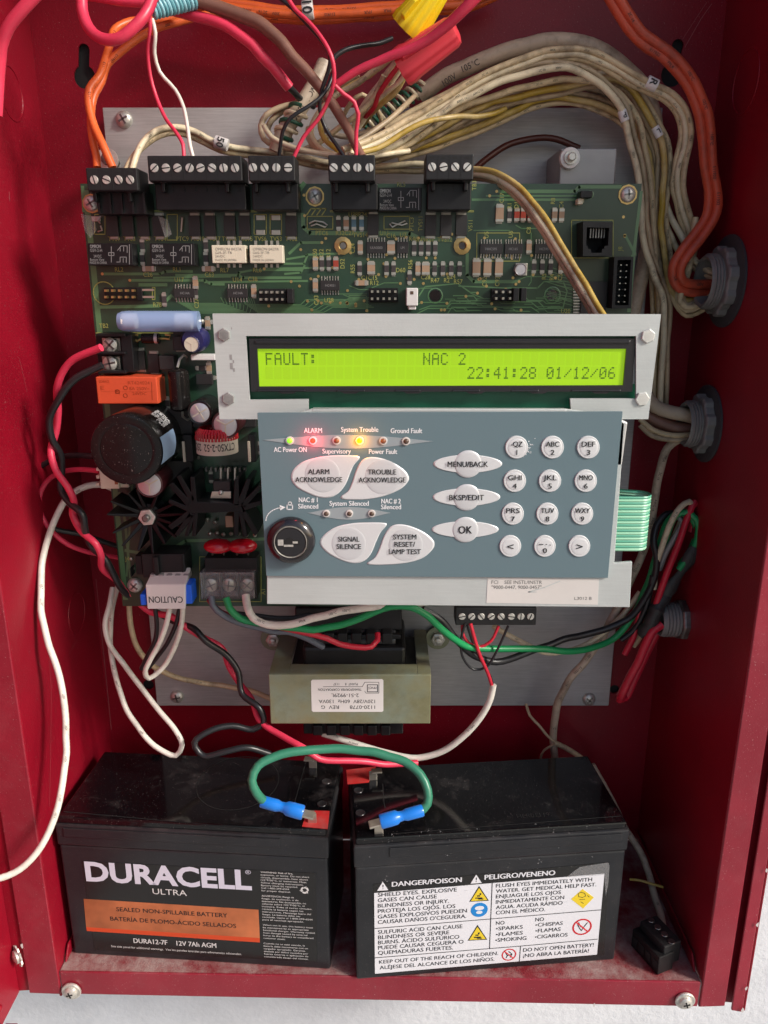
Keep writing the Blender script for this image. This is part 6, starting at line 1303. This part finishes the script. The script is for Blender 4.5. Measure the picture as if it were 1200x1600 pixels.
W('black wire close left of the hanging red pair on the right', 'black', 4.6, [(1020, 900, 431), (1012, 935, 431), (1004, 960, 432), (990, 985, 434), (970, 1000, 434)])
# --- cables behind and right of the connectors
G = [(206, 268, 402), (212, 245, 406), (224, 222, 410), (246, 203, 414), (276, 198, 417), (305, 206, 420), (345, 226, 424), (395, 234, 428), (450, 240, 430), (505, 252, 432), (560, 259, 432), (620, 258, 430), (680, 258, 426), (738, 263, 420)]
W('cream wire arching from the corner connector behind the connector row, with number sleeve', 'creamlt', 5.6, G, marks=[(346, 224, 420, '50', 20, 12, 4)], strands=1)
W('dirtier cream wire arching just beneath the sleeved one from the corner connector', 'cream', 5.4, [(196, 268, 404), (206, 248, 408), (222, 230, 412)] + offn(G, 9, 2)[3:])
H = [(736, 264, 420), (768, 268, 412), (800, 284, 402), (832, 315, 393), (862, 358, 386), (888, 400, 380), (914, 443, 374), (944, 494, 366)]
W('yellow-orange wire sweeping down over the board from the rightmost connector', 'yellow', 6, H); W('white-cream wire alongside the yellow-orange one sweeping over the board', 'creamlt', 5.8, offn(H, 8, 1)); W('brownish tan wire on the underside of the pair sweeping over the board', 'tan', 4.6, offn(H, 14, 4))
W('dark brown wire arching over the grey plate to the standoff nut', 'dkbrown', 5, [(738, 268, 440), (758, 250, 445), (790, 228, 450), (830, 216, 452), (870, 218, 453), (905, 232, 454)])
# --- right side, second gland
W('thick beige cable printed 105°C entering the middle gland', 'jacket', 10.5, [(1010, 618, 440), (1024, 634, 440), (1045, 643, 439), (1072, 650, 437), (1104, 658, 434)], cat='cable', prints=[('105°C', 1052, 645, 440, 6.5, -.2)])
W('brown cable entering the middle gland below the thick beige one', 'brown', 10, [(1005, 646, 444), (1030, 660, 442), (1060, 668, 440), (1100, 670, 437)], cat='cable')
for lb, dy, c in (('cream wire entering the middle gland under the brown cable', 0, 'cream'), ('lowest cream wire curving into the middle gland', 9, 'tan')): W(lb, c, 5, [(1000, 655 + dy, 440), (1020, 672 + dy, 438), (1050, 680 + dy * .8, 436), (1098, 680 + dy * .6, 434)])
W('long beige cable dropping from the middle gland behind the ribbon to the cabinet floor', 'jacket', 6.2, [(1064, 684, 440), (1044, 700, 441), (1032, 735, 442), (1024, 775, 443), (1016, 830, 444), (1002, 870, 445), (985, 905, 444), (966, 948, 442), (942, 995, 440), (910, 1038, 438), (880, 1078, 440), (868, 1118, 444), (864, 1152, 448), (868, 1200, 452)], cat='cable')
# --- right side, taped bundle
green_main = [(353, 934, 386), (358, 950, 384), (376, 966, 384), (410, 974, 386), (450, 980, 386), (490, 984, 386), (530, 977, 387), (570, 962, 388), (610, 948, 388), (640, 948, 388), (668, 962, 390), (698, 990, 394), (730, 1010, 400), (770, 1014, 406), (830, 1013, 412), (880, 1018, 418), (920, 1014, 424), (955, 1000, 430), (985, 968, 434), (1005, 928, 436), (1020, 888, 436), (1030, 850, 436), (1044, 815, 436), (1062, 800, 436), (1082, 810, 435), (1088, 834, 434), (1078, 862, 433), (1062, 884, 433)]
W('long green wire from the covered terminal sweeping under the keypad to the taped bundle', 'green', 5.4, green_main)
W('pale wire of the taped bundle bent over at the top beside the red one', 'creamlt', 5.6, [(1022, 920, 432), (1026, 885, 431), (1036, 850, 430), (1048, 815, 430), (1062, 792, 431), (1076, 783, 432), (1082, 790, 434), (1068, 806, 437), (1052, 840, 438), (1030, 880, 440)])
W('red wire of the taped bundle rising to the top of the loop', 'red', 5.4, [(1018, 966, 428), (1032, 925, 428), (1048, 880, 428), (1062, 845, 429), (1074, 810, 431), (1085, 786, 433), (1090, 790, 436), (1080, 830, 438)])
W('black wire of the taped bundle bowing out on its left side', 'black', 5.4, [(1060, 802, 440), (1040, 804, 439), (1026, 822, 436), (1021, 845, 433), (1026, 872, 431), (1022, 905, 431), (1006, 938, 430), (985, 964, 430), (950, 982, 428), (905, 994, 424), (860, 1008, 418), (815, 1024, 412), (775, 1034, 408), (740, 1024, 404), (712, 998, 402), (690, 970, 400), (660, 952, 398)])
W('thin dark green wire inside the taped loop', 'dkgreen', 4.6, [(1032, 862, 442), (1040, 830, 442), (1054, 806, 442), (1070, 796, 442)])
W('long doubled-over red wire hanging lowest on the right', 'red', 6.5, [(1034, 976, 426), (1022, 984, 425), (1005, 1015, 424), (988, 1052, 424), (974, 1082, 425), (968, 1093, 427), (976, 1090, 430), (992, 1058, 432), (1010, 1020, 434), (1026, 988, 435)])
W('short red wire hanging from the tape left of the long one', 'red', 5, [(1000, 950, 434), (996, 975, 434), (988, 1000, 434), (976, 1022, 435)])
W('short pale wire hanging from the tape between the red ones', 'cream', 5, [(1014, 930, 436), (1010, 965, 436), (1002, 990, 437), (990, 1010, 438)])
W('crumpled black electrical tape wrapped round the wire bundle on the right', 'black', 10, [(1088, 856, 428), (1068, 888, 428), (1048, 918, 428), (1030, 950, 429), (1012, 980, 430)], name='tape', cat='tape', flat=.55, n=12, rfun=lambda t: 1 + .28 * math.sin(t * 17) - .3 * t).data.materials[0] = M['tape']
mb = MB(); mb.tube([P(1040, 928, .431), P(1026, 952, .428), P(1014, 978, .428), P(1004, 992, .430)], .0042, 10, rfun=lambda t: 1 + .15 * math.sin(t * 23)); tag(mb.build('tape', M['tape']), 'knotted end of black tape above the hanging red wires', 'tape')
W('pale wire curving below the keypad from the right to under the terminal strip', 'creamlt', 5.0, [(1000, 925, 440), (978, 955, 438), (950, 982, 434), (918, 1006, 430), (885, 1018, 426), (855, 1020, 424), (825, 1008, 424), (790, 990, 428), (770, 978, 432)])
# --- under the keypad, from the covered terminal
W('white wire from the covered terminal curving up beneath the keypad', 'white', 6.2, [(384, 930, 386), (386, 948, 382), (396, 966, 381), (420, 976, 381), (455, 976, 382), (490, 966, 384), (530, 956, 386), (580, 949, 388), (630, 945, 390), (670, 940, 394)])
W('blue-grey wire from the covered terminal to the transformer\'s left lug', 'bluegrey', 5.0, [(330, 932, 388), (332, 946, 386), (346, 960, 387), (372, 972, 390), (410, 982, 394), (450, 987, 396), (475, 995, 400), (505, 1011, 405)])
W('red wire crossing the transformer\'s top to its fourth lug', 'red', 4.6, [(410, 974, 392), (455, 984, 392), (490, 992, 394), (530, 1006, 397), (560, 1012, 399), (580, 1010, 401), (590, 1000, 404), (590, 990, 408)])
W('dark red wire beneath the blue-grey one near the covered terminal', 'dkred', 4.6, [(326, 936, 394), (345, 956, 395), (375, 967, 396), (415, 976, 396)])
W('thin black wire lying behind the white one above the transformer', 'black', 4.2, [(360, 958, 398), (400, 962, 400), (440, 966, 402), (480, 962, 404), (520, 960, 408)])
# --- left side twisted pair
redp = [(158, 543, 384), (113, 562, 388), (89, 604, 392), (91, 643, 398), (87, 676, 401), (79, 703, 399), (87, 736, 394), (105, 760, 392), (116, 784, 395), (113, 803, 399), (126, 828, 397), (149, 850, 393), (157, 868, 395), (160, 888, 401), (182, 906, 409), (208, 932, 412), (236, 956, 413), (267, 963, 410), (290, 980, 412), (318, 996, 414), (347, 1013, 415), (358, 1042, 420), (376, 1070, 418), (394, 1092, 412), (404, 1124, 404), (438, 1148, 396), (474, 1168, 388), (500, 1186, 388), (545, 1188, 392), (600, 1194, 398), (652, 1192, 404)]
W('red wire of the twisted pair from the left screw block winding down to the batteries', 'pink', 5.1, redp)
blkp = [(160, 571, 386), (118, 592, 386), (92, 626, 388), (78, 653, 392), (81, 685, 396), (94, 711, 402), (97, 737, 404), (95, 763, 401), (108, 785, 396), (128, 803, 390), (134, 830, 395), (144, 855, 401), (163, 874, 400), (178, 898, 402), (192, 922, 408), (213, 939, 415), (246, 957, 420), (277, 972, 418), (303, 982, 410), (322, 1002, 408), (354, 1024, 412), (372, 1050, 411), (378, 1085, 407), (404, 1106, 402), (412, 1127, 402), (395, 1140, 402), (363, 1134, 400), (331, 1141, 396), (304, 1160, 392), (318, 1181, 390), (350, 1175, 390), (385, 1168, 392), (422, 1178, 396)]
W('black wire of the twisted pair from the left screw block looping above the batteries', 'black', 5.0, blkp)
W('black wire looping wide left from the white plug behind the twisted pair', 'black', 4.4, [(156, 714, 404), (128, 712, 408), (98, 714, 414), (68, 726, 418), (44, 748, 420), (34, 772, 420), (42, 796, 420), (62, 816, 422), (90, 828, 426), (130, 836, 432), (190, 856, 440)])
W('thin red wire looping left from the white plug', 'pink', 4.0, [(156, 736, 402), (125, 733, 406), (95, 738, 410), (72, 752, 412), (62, 776, 412), (66, 806, 412), (82, 832, 412), (108, 852, 416), (140, 864, 424), (190, 872, 436)])
W('long white wire from the white plug down the left wall and out over the flange', 'white', 5.2, [(184, 768, 420), (165, 758, 420), (135, 760, 416), (108, 776, 412), (88, 806, 408), (74, 842, 404), (66, 880, 398), (64, 930, 388), (68, 975, 382), (78, 1010, 378), (92, 1055, 376), (101, 1100, 372), (104, 1150, 366), (100, 1200, 358), (90, 1262, 350), (72, 1310, 344), (40, 1352, 338), (0, 1372, 332), (-40, 1378, 326)])
W('white wire hanging in a long narrow loop left of the grey plate', 'white', 4.2, [(176, 918, 430), (172, 945, 424), (165, 975, 418), (172, 1008, 415), (192, 1036, 414), (220, 1074, 412), (250, 1112, 408), (274, 1140, 404), (284, 1164, 400), (274, 1180, 398), (248, 1170, 399), (214, 1134, 405), (188, 1082, 412), (175, 1030, 418), (172, 980, 426), (177, 940, 434), (185, 912, 440)])
W('white wire running from behind the board\'s lower corner to the transformer bracket', 'cream', 4.2, [(204, 918, 440), (203, 950, 436), (206, 985, 434), (216, 1012, 434), (234, 1036, 436), (258, 1051, 440), (300, 1064, 446), (345, 1070, 450), (390, 1079, 450), (424, 1092, 448)])
W('white jumper wire looping below the CAUTION plug', 'white', 4.0, [(266, 946, 388), (260, 975, 386), (248, 1005, 385), (234, 1032, 385), (227, 1050, 387), (233, 1060, 391), (254, 1044, 394), (272, 1015, 394), (282, 980, 392), (286, 946, 390)])
W('left black jumper wire below the CAUTION plug', 'black', 3.6, [(242, 948, 390), (245, 975, 391), (242, 1000, 394), (230, 1025, 398), (221, 1045, 402)])
W('right black jumper wire below the CAUTION plug', 'black', 3.4, [(281, 948, 392), (275, 975, 394), (262, 1005, 398), (246, 1028, 402), (232, 1044, 405)])
# --- battery jumper with its crimped spade lugs
jm = [(414, 1254, 346), (400, 1238, 343), (393, 1218, 344), (402, 1196, 348), (430, 1181, 352), (475, 1173, 356), (530, 1171, 360), (585, 1175, 360), (630, 1190, 358), (656, 1210, 354), (668, 1234, 350), (668, 1256, 347), (656, 1268, 345)]
o = W('dark green jumper wire arching between the two batteries with blue crimps', 'teal', 7, jm, name='jumper_wire')
for (a, b, c) in (((408, 1252, 346), (441, 1265, 344), (474, 1270, 343)), ((661, 1266, 345), (630, 1276, 342), (594, 1284, 341))):
    A, B_, C_ = (P(x, y, Y / 1000) for x, y, Y in (a, b, c)); f = axis(A, C_); L_ = (C_ - A).length; k = .00033
    mb = MB(); mb.lathe(f, 0, 0, [(8.5 * k, 0), (9.5 * k, L_ * .03), (9.5 * k, L_ * .38), (7.6 * k, L_ * .46), (8.2 * k, L_ * .56), (11 * k, L_ * .62), (11.5 * k, L_ * .75), (11.5 * k, L_ * .97), (10.5 * k, L_)], 22); cr = mb.build('crimp_sleeve', M['crimp'], o)
    mb = MB(); ff = Fr(C_, (C_ - A).normalized(), V((0, 0, 1)).cross((C_ - A).normalized()), None); mb.box(ff, -.001, .0060, -.0027, .0027, -.0009, .0004); mb.build('spade_lug', M['tin'], cr, .0003)
# --- terminal strip wires and the joined cable
W('hair-thin red wire looping between two screws of the low terminal strip', 'red', 2.4, [(722, 974, 402), (724, 990, 401), (732, 1004, 401), (748, 1011, 402), (768, 1002, 402), (779, 978, 402)])
W('hair-thin black wire hanging in a V below the low terminal strip', 'black', 2.0, [(727, 974, 400), (720, 1000, 399), (724, 1028, 400), (741, 1046, 402), (760, 1042, 402), (778, 1014, 402), (794, 978, 402)])
W('hair-thin red wire dropping from the strip to the spliced white cable', 'red', 2.8, [(735, 974, 400), (742, 1000, 399), (750, 1025, 400), (762, 1052, 401), (770, 1076, 402)])
W('hair-thin black wire beside the red one dropping to the splice', 'black', 2.0, [(729, 974, 402), (740, 1006, 403), (754, 1036, 403), (767, 1058, 403), (771, 1076, 403)])
W('off-white cable from the splice curving under the transformer', 'white', 5.0, [(771, 1070, 402), (766, 1094, 402), (748, 1124, 403), (722, 1152, 404), (690, 1174, 406), (652, 1184, 408), (612, 1178, 410), (570, 1166, 412), (535, 1156, 414), (504, 1146, 416)], cat='cable')
W('thin brown and yellow wire from behind the plate to the pale sleeve', 'tan', 2.2, [(822, 1100, 458), (828, 1118, 452), (842, 1134, 448), (856, 1150, 446), (868, 1160, 445)])
W('short pale sleeve cable lying behind the right battery\'s back corner', 'cream', 5.0, [(866, 1160, 446), (882, 1168, 447), (905, 1182, 449), (930, 1205, 452)], cat='cable')
W('thin reddish stray wire at the floor cable behind the right battery', 'tan', 1.8, [(864, 1164, 446), (850, 1172, 447), (845, 1184, 449), (850, 1190, 452)])
W('beige wire lying on the floor between the right battery and the wall', 'jacket', 5.2, [(925, 1195, 450), (950, 1240, 445), (975, 1290, 436), (1000, 1330, 425), (1014, 1366, 414), (1024, 1400, 402), (1032, 1428, 390), (1036, 1450, 378)])
W('thin yellow wire crossing the beige one on the floor by the wall', 'yellow', 2.0, [(984, 1374, 408), (1000, 1376, 406), (1016, 1380, 405), (1036, 1386, 404)])
# ================================================================ tidy: put every thing's origin at its base
bpy.context.view_layer.update()
for r_ in ROOTS:
    pts = []
    def walk(o, mw):
        mw = mw @ o.matrix_local if o is not r_ else mw
        if o.type == 'MESH': pts.extend(mw @ V(c) for c in o.bound_box)
        for ch in o.children: walk(ch, mw)
    if r_.type == 'MESH': pts.extend(V(c) for c in r_.bound_box)
    for ch in r_.children: walk(ch, Matrix.Identity(4))
    if not pts: continue
    c = V(((min(p.x for p in pts) + max(p.x for p in pts)) / 2, (min(p.y for p in pts) + max(p.y for p in pts)) / 2, min(p.z for p in pts)))
    if r_.type == 'MESH': r_.data.transform(Matrix.Translation(-c))
    for ch in r_.children: ch.location = ch.location - c
    r_.location = c
